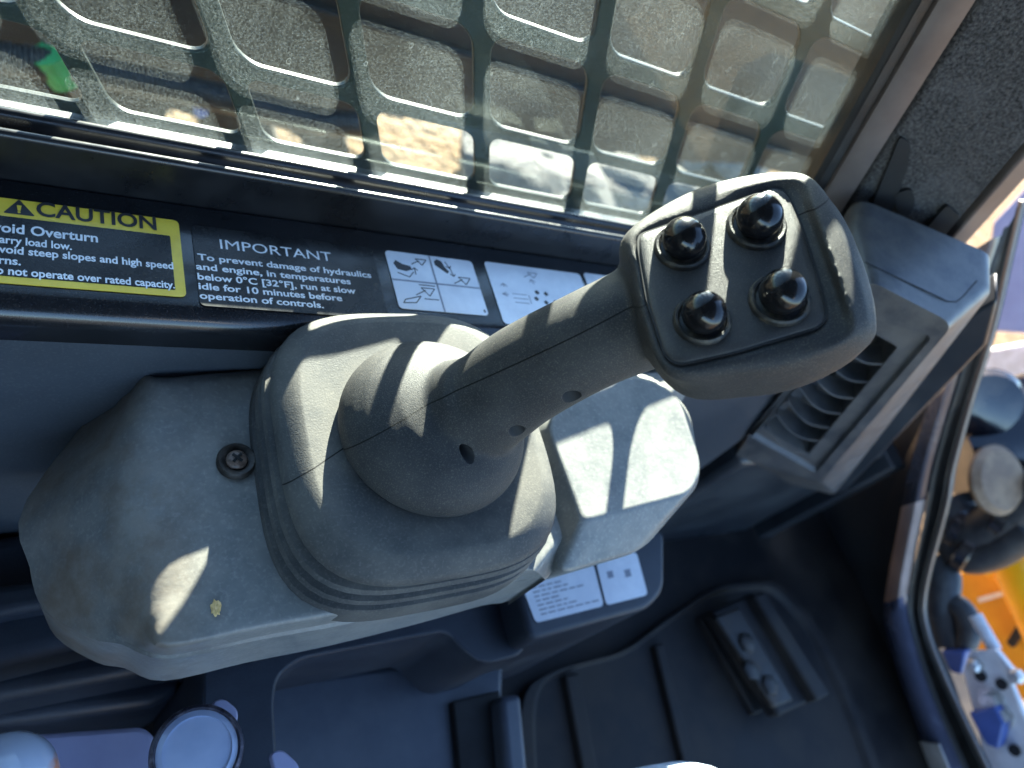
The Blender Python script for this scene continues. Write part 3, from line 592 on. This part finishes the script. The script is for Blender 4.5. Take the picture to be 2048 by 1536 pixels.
# ================================================================== JOYSTICK
def seamed(src, _f, limit):                        # moulded parting line: a dark groove where the shells meet
    g = src.copy(); g.name = src.name + '_seamed'; t_ = g.node_tree; bs = t_.nodes['Principled BSDF']; N = t_.nodes; L = t_.links
    tc = N.new('ShaderNodeTexCoord')
    def dot(vec, d):
        dp = N.new('ShaderNodeVectorMath'); dp.operation = 'DOT_PRODUCT'; dp.inputs[1].default_value = vec; L.new(tc.outputs['Object'], dp.inputs[0])
        m1 = N.new('ShaderNodeMath'); m1.operation = 'SUBTRACT'; m1.inputs[1].default_value = d; L.new(dp.outputs['Value'], m1.inputs[0]); return m1.outputs[0]
    m2 = N.new('ShaderNodeMath'); m2.operation = 'ABSOLUTE'; L.new(dot(SN, SD), m2.inputs[0])
    m3 = N.new('ShaderNodeMapRange'); m3.inputs[1].default_value = .00015; m3.inputs[2].default_value = .00042; m3.inputs[3].default_value = 1; m3.inputs[4].default_value = 0; L.new(m2.outputs[0], m3.inputs[0]); f = m3.outputs[0]
    if limit is not None:
        lt = N.new('ShaderNodeMath'); lt.operation = 'LESS_THAN'; lt.inputs[1].default_value = 0; L.new(dot(CX, limit.dot(CX)), lt.inputs[0])
        lg = N.new('ShaderNodeMath'); lg.operation = 'GREATER_THAN'; lg.inputs[1].default_value = .029; L.new(dot(CN, CO.dot(CN)), lg.inputs[0])
        for q in (lt, lg):
            mu = N.new('ShaderNodeMath'); mu.operation = 'MULTIPLY'; L.new(f, mu.inputs[0]); L.new(q.outputs[0], mu.inputs[1]); f = mu.outputs[0]
    old = bs.inputs['Base Color'].links[0].from_socket; mx = N.new('ShaderNodeMix'); mx.data_type = 'RGBA'; L.new(f, mx.inputs[0]); L.new(old, mx.inputs[6]); mx.inputs[7].default_value = (.004, .004, .004, 1); L.new(mx.outputs[2], bs.inputs['Base Color'])
    return g
# boot centre re-found on the tilted console from the rim's outline
_c = con(837.6, 863.5, .038) - CO; BDX = _c.dot(CX) + .0195; BDY = _c.dot(CY) - .0085
joy = thing('joystick', 'dusty black joystick with four domed buttons and bellows boot', 'joystick', cl(-.018, .007, 0))
S1, S2, S3 = atd(690, 876, .3715), atd(1000, 731, .335), atd(1292, 600, .300)
SN = (S2 - S1).cross(S3 - S1).normalized(); SD = S2.dot(SN)
bmat_ = seamed(M['boot'], lambda: None, cl(-.047 + BDX, 0, 0))
# boot: rounded squares stacked along the console normal
def sq(cx, cy, hx, hy, h, p=4.2, n=72, rot=0):
    out = []
    for k in range(n):
        a = 2 * math.pi * k / n + rot; c_, s_ = math.cos(a), math.sin(a); r = (abs(c_) ** p + abs(s_) ** p) ** (-1 / p)
        out.append(cl(cx + hx * r * c_, cy + hy * r * s_, h))
    return out
bc = (-.0195 + BDX, .0085 + BDY)
prof = [(.0735, .0748, -.012), (.0735, .0748, .0020), (.0726, .0740, .0040), (.0655, .0674, .0060), (.0650, .0668, .0082), (.0712, .0730, .0100), (.0722, .0740, .0122), (.0710, .0730, .0146), (.0636, .0656, .0166), (.0632, .0654, .0188), (.0698, .0718, .0204), (.0708, .0728, .0226), (.0696, .0714, .0248), (.0634, .0658, .0266), (.0645, .0676, .0290),
        (.0685, .0725, .0318), (.0680, .0728, .0345), (.0660, .0710, .0378), (.0600, .0655, .0415), (.0575, .0630, .0430), (.0560, .0612, .0432), (.0480, .05, .0425), (.02, .02, .0425)]
MB().loft([sq(bc[0] + .0015, bc[1], hx, hy, h, 3.6 if i < 15 else 3.3) for i, (hx, hy, h) in enumerate(prof)]).build('boot', bmat_, joy, angle=38)
# grip: bell, shaft and head fused into one skin
bcx, bcy = -.0150 + BDX, .0065 + BDY
BC = cl(bcx, bcy, .0435)
raw = MB()
raw.lathe(BC, CN, [(.0455, 0), (.0462, .002), (.0462, .0052), (.0450, .0095), (.0420, .0142), (.0375, .0188), (.0315, .0228), (.024, .0262), (.013, .0285), (.002, .029)], 64)
HD = .292
HN = (R @ V(-.06, -.46, -.885)).normalized(); HP = atd(1465, 560, HD)
def head(px, py, h=0): return onP(px, py, HP + HN * h, HN)
sp = [cl(bcx + .010, bcy - .001, .05), cl(bcx + .0115, bcy - .0005, .066), atd(956, 820, .352), atd(1045, 752, .340), atd(1175, 682, .326), atd(1290, 632, .3255), atd(1400, 590, .324)]
sr = [.0235, .0240, .0238, .0232, .0220, .0235, .027]
SP = cro(sp, 8); SRR = [v.x for v in cro([V(r, 0, 0) for r in sr], 8)]
raw.tube(SP, SRR, 40)
A = [(1279, 466), (1420, 413), (1560, 372), (1600, 428), (1627, 510), (1651, 590), (1645, 658), (1560, 686), (1460, 715), (1346, 735), (1303, 650), (1282, 550)]
Vl = [(1272, 464, 0), (1417, 405, 0), (1570, 370, 0), (1610, 424, 0), (1640, 507, -.001), (1676, 608, -.0005), (1668, 668, 0), (1575, 702, -.0005), (1465, 730, -.0005), (1343, 742, -.0005), (1296, 650, 0), (1275, 550, 0)]
B = [(1263, 462, -.001), (1413, 392, 0), (1592, 360, .003), (1628, 412, .0062), (1657, 500, .0072), (1694, 604, .0062), (1700, 672, .001), (1592, 722, -.003), (1472, 748, -.004), (1340, 755, -.004), (1287, 650, -.002), (1267, 550, -.002)]
Cc = [(1250, 470, -.008), (1402, 374, -.007), (1588, 344, -.004), (1668, 405, -.001), (1722, 505, .000), (1754, 625, -.003), (1738, 690, -.011), (1622, 757, -.017), (1502, 781, -.019), (1375, 780, -.019), (1290, 690, -.014), (1248, 550, -.012)]
rA = [head(x, y, 0) for x, y in A]; rV = [head(*q) for q in Vl]; rB = [head(*q) for q in B]; rC = [head(*q) for q in Cc]
hc = sum(rC, V(0, 0, 0)) / 12; hc = hc - HN * (hc - HP).dot(HN)
def shr(r, s, h): 
    out = []
    for p in r:
        hh = (p - HP).dot(HN); q = p - HN * hh; out.append(hc + (q - hc) * s + HN * h)
    return out
rM = [a.lerp(b_, .55) + HN * .0018 for a, b_ in zip(rB, rC)]
rings = [[hc.lerp(p, .3) - HN * .0018 for p in rA], [hc.lerp(p, .975) - HN * .0014 for p in rA], [p + HN * .0002 for p in rA], rV, rB, rM, rC, [a.lerp(b_, .4) - HN * .006 for a, b_ in zip(rC, shr(rC, .93, -.026))], shr(rC, .84, -.031), shr(rC, .55, -.037), shr(rC, .2, -.038)]
raw.loft([cr(r, 8) for r in rings])
me = raw.mesh('raw'); tmp = link('raw', me, None, None, False)
rm = tmp.modifiers.new('r', 'REMESH'); rm.mode = 'VOXEL'; rm.voxel_size = .00105; rm.adaptivity = 0
dg = bpy.context.evaluated_depsgraph_get(); dg.update()
gm = bpy.data.meshes.new_from_object(tmp.evaluated_get(dg)); bpy.data.objects.remove(tmp)
bm = bmesh.new(); bm.from_mesh(gm)
# fillet: smooth more where shaft meets bell and head, less on the head's own edges
neck = sp[5]; root = sp[1]
import numpy as np
def smooth(bm, it, wfun):
    bm.verts.ensure_lookup_table(); n = len(bm.verts); co_ = np.array([v.co for v in bm.verts]); e = np.array([(a.verts[0].index, a.verts[1].index) for a in bm.edges]); wt = np.array([wfun(v.co) for v in bm.verts])[:, None]
    deg = np.bincount(e.ravel(), minlength=n)[:, None]
    for _ in range(it):
        s_ = np.zeros_like(co_); np.add.at(s_, e[:, 0], co_[e[:, 1]]); np.add.at(s_, e[:, 1], co_[e[:, 0]])
        co_ = co_ + wt * (s_ / deg - co_)
    for v, c_ in zip(bm.verts, co_): v.co = c_
bm.verts.index_update()
def wf(c_):
    d1 = (c_ - neck).length; d2 = (c_ - root).length * 1.0
    if (c_ - HP).dot(HN) > -.006 and (c_ - hc).length < .075: return .14
    return .5 * max(.12, min(1, (.044 - d1) / .018), min(1, (.036 - d2) / .012))
smooth(bm, 26, wf)
bm.to_mesh(gm); bm.free()
gmat = seamed(M['grip'], None, None)
grip = link('grip', gm, gmat, joy, True, None)
# screw holes through the lower shell
bvh = BVHTree.FromPolygons([v.co for v in gm.vertices], [p.vertices for p in gm.polygons])
for px, py, r in ((1144, 794, .0043), (1034, 862, .0038), (934, 906, .0029)):
    hit = None
    for dy in range(0, 40, 2):
        h_ = bvh.ray_cast(V(0, 0, 0), ray(px, py - dy * .5).normalized())
        if h_[0] is not None and h_[0].length < .42: hit = h_; break
    if hit is None: continue
    ax = SN if SN.dot(hit[1]) > 0 else -SN
    ax = (ax + hit[1] * .6).normalized()
    cut = MB().lathe(hit[0] - ax * .026, ax, [(r * .9, 0), (r, .036)], 24).build('cut', M['dark'])  # bore and screw head coloured near black for the shade down the hole
    bo = grip.modifiers.new('hole', 'BOOLEAN'); bo.operation = 'DIFFERENCE'; bo.object = cut; bo.solver = 'EXACT'; bo.material_mode = 'TRANSFER'
    bpy.context.view_layer.update(); dg = bpy.context.evaluated_depsgraph_get(); dg.update()
    nm = bpy.data.meshes.new_from_object(grip.evaluated_get(dg)); grip.modifiers.clear(); grip.data = nm
    bpy.data.objects.remove(cut)
    MB().lathe(hit[0] - ax * .0255, ax, [(r * .5, 0), (r * .5, .0012), (.0004, .0012)], 20).build('screw_head', M['dark'], grip)
# face plate
FPX = [(1279, 471, .012), (1546, 378, .0), (1566, 383, 0), (1578, 397, 0), (1604, 456, 0), (1640, 573, 0), (1650, 617, 0), (1648, 641, 0), (1631, 655, 0), (1464, 705, 0), (1367, 726, 0), (1346, 723, 0), (1329, 705, 0), (1297, 603, 0), (1278, 494, 0)]
fp_ = [head(x, y, 0) for x, y, _ in FPX]
fp_ = roundpoly(fp_, [.004, .003, .002, .002, .004, .004, .002, .002, .002, .004, .003, .002, .002, .004, .003], 4)
pc = sum(fp_, V(0, 0, 0)) / len(fp_)
def off(poly, s): return [p + (pc - p).normalized() * s for p in poly]
plate = MB().loft([[p - HN * .002 for p in fp_], [p + HN * .0002 for p in fp_], [p + HN * .0008 for p in off(fp_, .0007)], [p + HN * .0009 for p in off(fp_, .004)]]).build('face_plate', M['plate'], joy, angle=60)
groove = off(fp_, -.0007)
MB().loft([[p - HN * .002 for p in off(fp_, -.0009)], [p + HN * .00025 for p in off(fp_, -.0009)], [p + HN * .00025 for p in off(fp_, .0001)], [p - HN * .002 for p in off(fp_, .0001)]], False, False).build('plate_gap', M['dark'], joy)
for px, py, s in ((1364, 496, 1.08), (1512, 454, 1.15), (1558, 602, 1.12), (1403, 642, 1.05)):
    c_ = head(px, py, .0008)
    cap = [(.0079 * math.cos(math.radians(a)) * s, (.0056 + .0079 * math.sin(math.radians(a))) * s) for a in range(-50, 90, 7)] + [(.0002, .0135 * s)]
    bt = MB().lathe(c_, HN, [(.0062 * s, -.001)] + cap, 48).build('push_button', M['button'], joy, angle=None)
    MB().lathe(c_, HN, [(.0060 * s, .0010), (.0078 * s, .0006), (.0084 * s, .0010), (.0088 * s, .0024), (.0096 * s, .0026), (.0102 * s, .0018), (.0104 * s, .0004), (.0104 * s, -.0010)], 44, False, False).build('collar', M['collar'], bt, angle=30)

# ================================================================== AIR VENT
Bv = V(-T, 0, 1).normalized(); tv = V(1, -.55, 0).normalized(); VN = Bv.cross(tv).normalized()
if VN.dot(ray(1750, 780)) > 0: VN = -VN
VP = atd(1750, 780, .60)
def vent(px, py, h=0): return onP(px, py, VP + VN * h, VN)
vt = thing('air_vent', 'boxy black air vent with curved louvres beside the front pillar', 'air vent', vent(1640, 960, -.05))
fr_ = [vent(x, y, 0) for x, y in ((1738, 560), (1908, 648), (1640, 966), (1470, 912))]
bk_ = [vent(x, y, -.05) for x, y in ((1705, 455), (1990, 575), (1668, 990), (1430, 930))]
rf = roundpoly(fr_, [.01, .012, .008, .008], 5); rb = roundpoly(bk_, [.016, .012, .008, .008], 5); cc_ = sum(rf, V(0, 0, 0)) / len(rf)
inn = roundpoly([vent(x, y, .0) for x, y in ((1722, 628), (1866, 672), (1632, 945), (1496, 868))], .006, 5)
op_ = roundpoly([vent(x, y, -.003) for x, y in ((1700, 640), (1796, 694), (1616, 910), (1524, 856))], .003, 5)
MB().loft([[p - VN * .03 for p in rb], rb, [a.lerp(b_, .82) for a, b_ in zip(rb, rf)], rf, [p.lerp(cc_, .05) for p in rf], [p + VN * .0006 for p in inn], [p - VN * .004 for p in [q.lerp(cc_, .03) for q in inn]], op_, [p - VN * .035 for p in op_]], True, True).build('housing', M['vent'], vt, bevel=.0025, angle=45)
o4 = [vent(x, y, -.010) for x, y in ((1700, 640), (1796, 694), (1616, 910), (1524, 856))]
for k in range(7):
    f = (k + .6) / 7.1
    a = o4[0].lerp(o4[3], f); b_ = o4[1].lerp(o4[2], f); dirv = (o4[3] - o4[0]).normalized()
    rr = []
    for i in range(13):
        s_ = i / 12; p = a.lerp(b_, s_) + dirv * (.0085 * math.sin(math.pi * s_)) + VN * (.004 * math.sin(math.pi * s_))
        rr.append([p + VN * .005 - dirv * .0011, p + VN * .005 + dirv * .0011, p - VN * .016 + dirv * .005, p - VN * .016 + dirv * .0036])
    MB().loft(rr).build('louvre', M['vent'], vt, bevel=.0004, seg=2)
tp = [(1748, 540), (1905, 622), (1985, 560), (1790, 452), (1728, 470)]
# raised seam round the lid on top of the vent box
tb = [rb[0].lerp(rf[0], .5)]
A_, B_, A2, B2 = vent(1738, 560, 0), vent(1908, 648, 0), vent(1705, 455, -.05), vent(1990, 575, -.05)
def lid(s_, f): return A_.lerp(B_, s_).lerp(A2.lerp(B2, s_), f)
MB().tube([lid(.02, .34), lid(.3, .34), lid(.6, .34), lid(.80, .34), lid(.86, .40), lid(.875, .55), lid(.875, .98)], .0005, 8).build('lid_seam', M['dark'], vt)
# dark bracket behind the vent
MB().prism([vent(x, y, -.075) for x, y in ((1900, 655), (1996, 600), (1975, 690), (1690, 985), (1655, 990))], -VN * .03).build('bracket', M['paint_satin'], vt, bevel=.003)

# ================================================================== DOOR FRAME
df = thing('door_frame', 'glossy black curved door frame along the right edge of the footwell', 'door frame', door(1800, 1250))
outl = [(2048, 400), (2025, 500), (1990, 651), (1943, 805), (1908, 935), (1895, 1010), (1852, 1180), (1858, 1265), (1908, 1390), (1977, 1536), (2010, 1610), (2080, 1760)]
innl = [(2005, 470), (1980, 545), (1945, 660), (1910, 780), (1868, 920), (1848, 1015), (1816, 1190), (1826, 1275), (1860, 1387), (1922, 1536), (1952, 1610), (2010, 1760)]
inn2 = [(1955, 500), (1932, 575), (1900, 680), (1868, 790), (1824, 940), (1806, 1028), (1774, 1205), (1783, 1285), (1814, 1385), (1868, 1530), (1900, 1610), (1955, 1760)]
inn3 = [(1940, 640), (1900, 700), (1850, 800), (1800, 900), (1740, 1000), (1700, 1080), (1690, 1180), (1695, 1290), (1720, 1390), (1765, 1490), (1810, 1590), (1870, 1700)]
def strand(px, offs, n=8): return cro([door(x, y, offs) for x, y in px], n)
def band(rows_, name, m, th=.004):
    rings_ = [list(x) for x in zip(*rows_)]
    return MB().loft([[*r, *[p + DN * th for p in reversed(r)]] for r in rings_]).build(name, m, df, angle=50)
e0, e1, e2, e3 = strand(outl, 0), strand(innl, -.012), strand(inn2, -.004), strand(inn3, .03)
k0, k1 = 5 * 8 - 2, 9 * 8
band([e0, [a.lerp(b_, .18) - DN * .004 for a, b_ in zip(e0, e1)], [a.lerp(b_, .22) - DN * .0005 for a, b_ in zip(e0, e1)], [a.lerp(b_, .72) + DN * .0005 for a, b_ in zip(e0, e1)], [a.lerp(b_, .78) - DN * .004 for a, b_ in zip(e0, e1)], [p + DN * .006 for p in e1]], 'gasket', M['rubber'])
def fl_(i0, i1): return [[p - DN * .002 for p in e1][i0:i1], [a.lerp(b_, .15) - DN * .009 for a, b_ in zip(e1, e2)][i0:i1], [a.lerp(b_, .9) - DN * .007 for a, b_ in zip(e1, e2)][i0:i1], e2[i0:i1]]
band(fl_(0, 40), 'flange', M['frame']); band(fl_(39, 49), 'flange', M['flange_ground_reflect'])['label'] = 'pinkish stretch of the frame flange, ground reflection painted in'; band(fl_(48, 89), 'flange', M['flange_sky_reflect'])  # lower lengths carry painted reflections of ground and sky

band([e2, [p + DN * .02 for p in e2], e3], 'inner_panel', M['paint_satin'])
MB().prism([door(x, y, .025) for x, y in ((1780, 600), (1960, 620), (1915, 860), (1850, 1000), (1790, 1130), (1640, 1130), (1600, 960))], DN * .01).build('side_lining', M['paint_satin'], df)
MB().tube([p - DN * .002 for p in e0], .0028, 10).build('edge_trim', M['strip'], df)
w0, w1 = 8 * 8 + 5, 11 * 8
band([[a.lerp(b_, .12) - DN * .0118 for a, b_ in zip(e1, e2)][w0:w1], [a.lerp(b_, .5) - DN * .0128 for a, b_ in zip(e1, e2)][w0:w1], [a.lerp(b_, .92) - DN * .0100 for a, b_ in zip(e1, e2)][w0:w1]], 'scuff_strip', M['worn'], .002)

# ================================================================== TUB, FLOOR
def zprism(px, z, depth, name, m, par, bevel=.008, rnd=0, seg=4):
    P = [onZ(x, y, z) for x, y in px]
    if rnd: P = roundpoly(P, rnd, 6)
    return MB().prism(P, (0, 0, -depth)).build(name, m, par, bevel=bevel, seg=seg, angle=40)
tub = thing('footwell_trim', 'dark navy moulded plastic trim stepping down below the console', 'trim', (.2, .12, -.6))
zprism([(-160, 1095), (60, 1058), (500, 980), (1100, 1000), (1000, 1160), (415, 1300), (190, 1284), (-160, 1368)], -.520, .2, 'ledge', M['tub'], tub, .010)
zprism([(-160, 1190), (66, 1158), (240, 1125), (240, 1200), (92, 1214), (-160, 1262)], -.505, .02, 'rib', M['tub'], tub, .006)
zprism([(-160, 1330), (420, 1200), (405, 1325), (300, 1345), (-160, 1432)], -.56, .2, 'lower_step', M['tub'], tub, .010)
zprism([(-160, 1400), (300, 1330), (366, 1335), (360, 1385), (300, 1412), (-160, 1475)], -.60, .1, 'rib', M['tub'], tub, .012)
zprism([(405, 1290), (700, 1180), (1062, 1100), (1052, 1308), (968, 1330), (926, 1300), (895, 1262), (600, 1318), (556, 1352), (548, 1400), (560, 1620), (405, 1620)], -.50, .25, 'ledge', M['tub'], tub, .014, .012)
zprism([(400, 1380), (1010, 1300), (1000, 1640), (380, 1640)], -.60, .1, 'tray', M['tub_light'], tub, .006)
zprism([(905, 1402), (1000, 1380), (1040, 1640), (930, 1640)], -.592, .02, 'pocket_shade', M['dark'], tub, .002)  # near black slab on the tray, painted for the shade of a hole
zprism([(1000, 1392), (1044, 1385), (1068, 1640), (1022, 1640)], -.575, .1, 'rib', M['tub_light'], tub, .006)
zprism([(1020, 1120), (1200, 1060), (1330, 1060), (1330, 1180), (1300, 1215), (1060, 1282)], -.47, .25, 'ledge', M['tub'], tub, .008, .01)
fl = MB().box((-.9, -1.0, -.76), (1.25, .30, -.70)).build('floor', M['mat'], None); fl['kind'] = 'structure'
fm = thing('floor_mat', 'black rubber floor mat with raised border in the footwell', 'floor mat', onZ(1300, 1400, -.69))
mo = [(1048, 1640), (1040, 1440), (1052, 1372), (1110, 1338), (1250, 1302), (1330, 1240), (1440, 1168), (1560, 1160), (1640, 1250), (1720, 1420), (1800, 1640)]
P = roundpoly([onZ(x, y, -.685) for x, y in mo], .03, 6); pc = sum(P, V(0, 0, 0)) / len(P)
MB().loft([[p - V(0, 0, .03) for p in P], P, [p.lerp(pc, .06) for p in P], [p.lerp(pc, .09) - V(0, 0, .008) for p in P]]).build('border', M['mat'], fm, bevel=.003)
for q in ([(1130, 1350), (1160, 1345), (1215, 1640), (1185, 1640)], [(1310, 1290), (1330, 1285), (1420, 1640), (1395, 1640)], [(1400, 1235), (1418, 1228), (1530, 1420), (1510, 1430)]):
    zprism(q, -.684, .02, 'rib', M['mat'], fm, .003)
pd = thing('foot_pedal', 'dark worn steel foot pedal in the footwell', 'pedal', onZ(1540, 1320, -.66))
zprism([(1425, 1222), (1510, 1182), (1645, 1392), (1560, 1432)], -.655, .02, 'base', M['mat'], pd, .005)
zprism([(1508, 1190), (1530, 1182), (1662, 1388), (1636, 1402)], -.640, .03, 'side_rail', M['mat'], pd, .004)
zprism([(1430, 1232), (1480, 1212), (1590, 1400), (1550, 1415)], -.652, .01, 'tread', M['pedal'], pd, .004)
for x, y in ((1492, 1285), (1538, 1370), (1500, 1340)):
    MB().lathe(onZ(x, y, -.652), (0, 0, 1), [(.012, 0), (.012, .003), (.010, .0045), (.0005, .005)], 6).build('bolt', M['pedal'], pd)
fw = thing('footwell_front', 'dark satin front lining of the footwell behind the vent', 'footwell lining', (.9, .1, -.5))
MB().box((.90, .185, -.72), (.93, .29, -.47)).build('panel', M['paint_satin'], fw, bevel=.004)
MB().box((.62, .20, -.72), (.89, .286, -.46)).build('kick_panel', M['paint_satin'], fw, bevel=.01)
MB().lathe(onX(1455, 1062, .8995), (-1, 0, 0), [(.022, 0), (.022, .004), (.013, .005), (.012, .012), (.0005, .013)], 24).build('bolt', M['washer'], fw)
# instruction labels on the trim
FZ = -.4695
def flabel(px, label, name='instruction_label', lines=True):
    P = [onZ(x, y, FZ) for x, y in px]; c = thing(name, label, 'label', P[3], 'pale instruction labels under the console')
    MB().prism(roundpoly(P, .004), (0, 0, .0005)).build('backing', M['white_label'], c, smooth=False)
    up = V(0, 0, .0005)
    def q(a, b): return P[0].lerp(P[1], a).lerp(P[3].lerp(P[2], a), b) + up
    mb = MB()
    if lines:
        random.seed(3)
        for k in range(7):
            y = .20 + k * .105; wds = (.42, .6, .78, .35, .5, .62, .85)[k]; x = .1
            while x < wds: 
                ww = random.uniform(.05, .12); mb.prism([q(x, y), q(x + ww, y), q(x + ww, y + .035), q(x, y + .035)], (0, 0, .0002)); x += ww + .025
    else:
        for (a, b, s_) in ((.25, .35, .1), (.66, .42, .11)):
            mb.prism([q(a + s_ * math.cos(k * .785) * (1 if k % 2 else .6), b + s_ * 1.1 * math.sin(k * .785) * (1 if k % 2 else .7)) for k in range(8)], (0, 0, .0002))
    mb.build('print', M['grey_ink'], c, smooth=False); return c
flabel([(1040, 1163), (1186, 1128), (1207, 1212), (1071, 1246)], 'pale blue white instruction label with text lines below the console')
flabel([(1192, 1126), (1272, 1104), (1295, 1190), (1212, 1211)], 'pale blue white square label with symbols, right of the text label', lines=False)

# ------------------------------------------------------------------ lower left bits near the seat
lk = thing('lock_knob', 'round pale lilac knob with scuffed dark rim at the lower left', 'knob', onZ(395, 1490, -.44))
kc = onZ(395, 1502, -.44); kn = (-kc.normalized() * .75 + V(0, .1, .6)).normalized()
MB().lathe(kc, kn, [(.019, -.03), (.0220, -.006), (.0225, -.001), (.0219, .0015), (.0204, .0020), (.0197, .0004), (.018, 0)], 48).build('rim', M['lensrim'], lk)
MB().lathe(kc, kn, [(.0200, -.002), (.0198, .0002), (.0165, .0012), (.0165, .0004), (.010, .0008), (.0005, .001)], 48).build('face', M['lens'], lk)
MB().prism(roundpoly([onZ(x, y, -.455) for x, y in ((424, 1402), (448, 1396), (478, 1420), (474, 1450), (440, 1470))], .004), (0, 0, -.006)).build('tab', M['lilac'], lk, bevel=.001)
MB().prism(roundpoly([onZ(x, y, -.46) for x, y in ((540, 1505), (565, 1498), (600, 1530), (600, 1570), (560, 1580))], .004), (0, 0, -.006)).build('tab', M['lilac'], lk, bevel=.001)
tag(MB().prism(roundpoly([onZ(x, y, -.50) for x, y in ((-160, 1484), (285, 1452), (310, 1470), (330, 1640), (-160, 1660))], .008), (0, 0, -.02)).build('seat_side_panel', M['lilac'], None, bevel=.003), 'flat lilac grey plastic panel in the lower left corner', 'panel')
cp = onZ(10, 1562, -.46)
MBc = MB().lathe(cp, kn, [(.022, -.02), (.022, 0), (.019, .008), (.012, .013), (.0005, .015)], 36)
tag(MBc.build('cap', M['capm'], None), 'glossy pale blue and orange domed cap in the bottom left corner', 'cap')
# operator's knee at the bottom edge
kp = [onZ(1180, 2000, -.45), onZ(1290, 1760, -.42), onZ(1345, 1715, -.415), onZ(1420, 1725, -.43), onZ(1500, 1880, -.52)]
tag(MB().tube(cro(kp, 8), [.05] * 33, 28).build('person', M['denim'], None), 'person, only a bent knee in pale blue denim showing at the bottom edge', 'person')
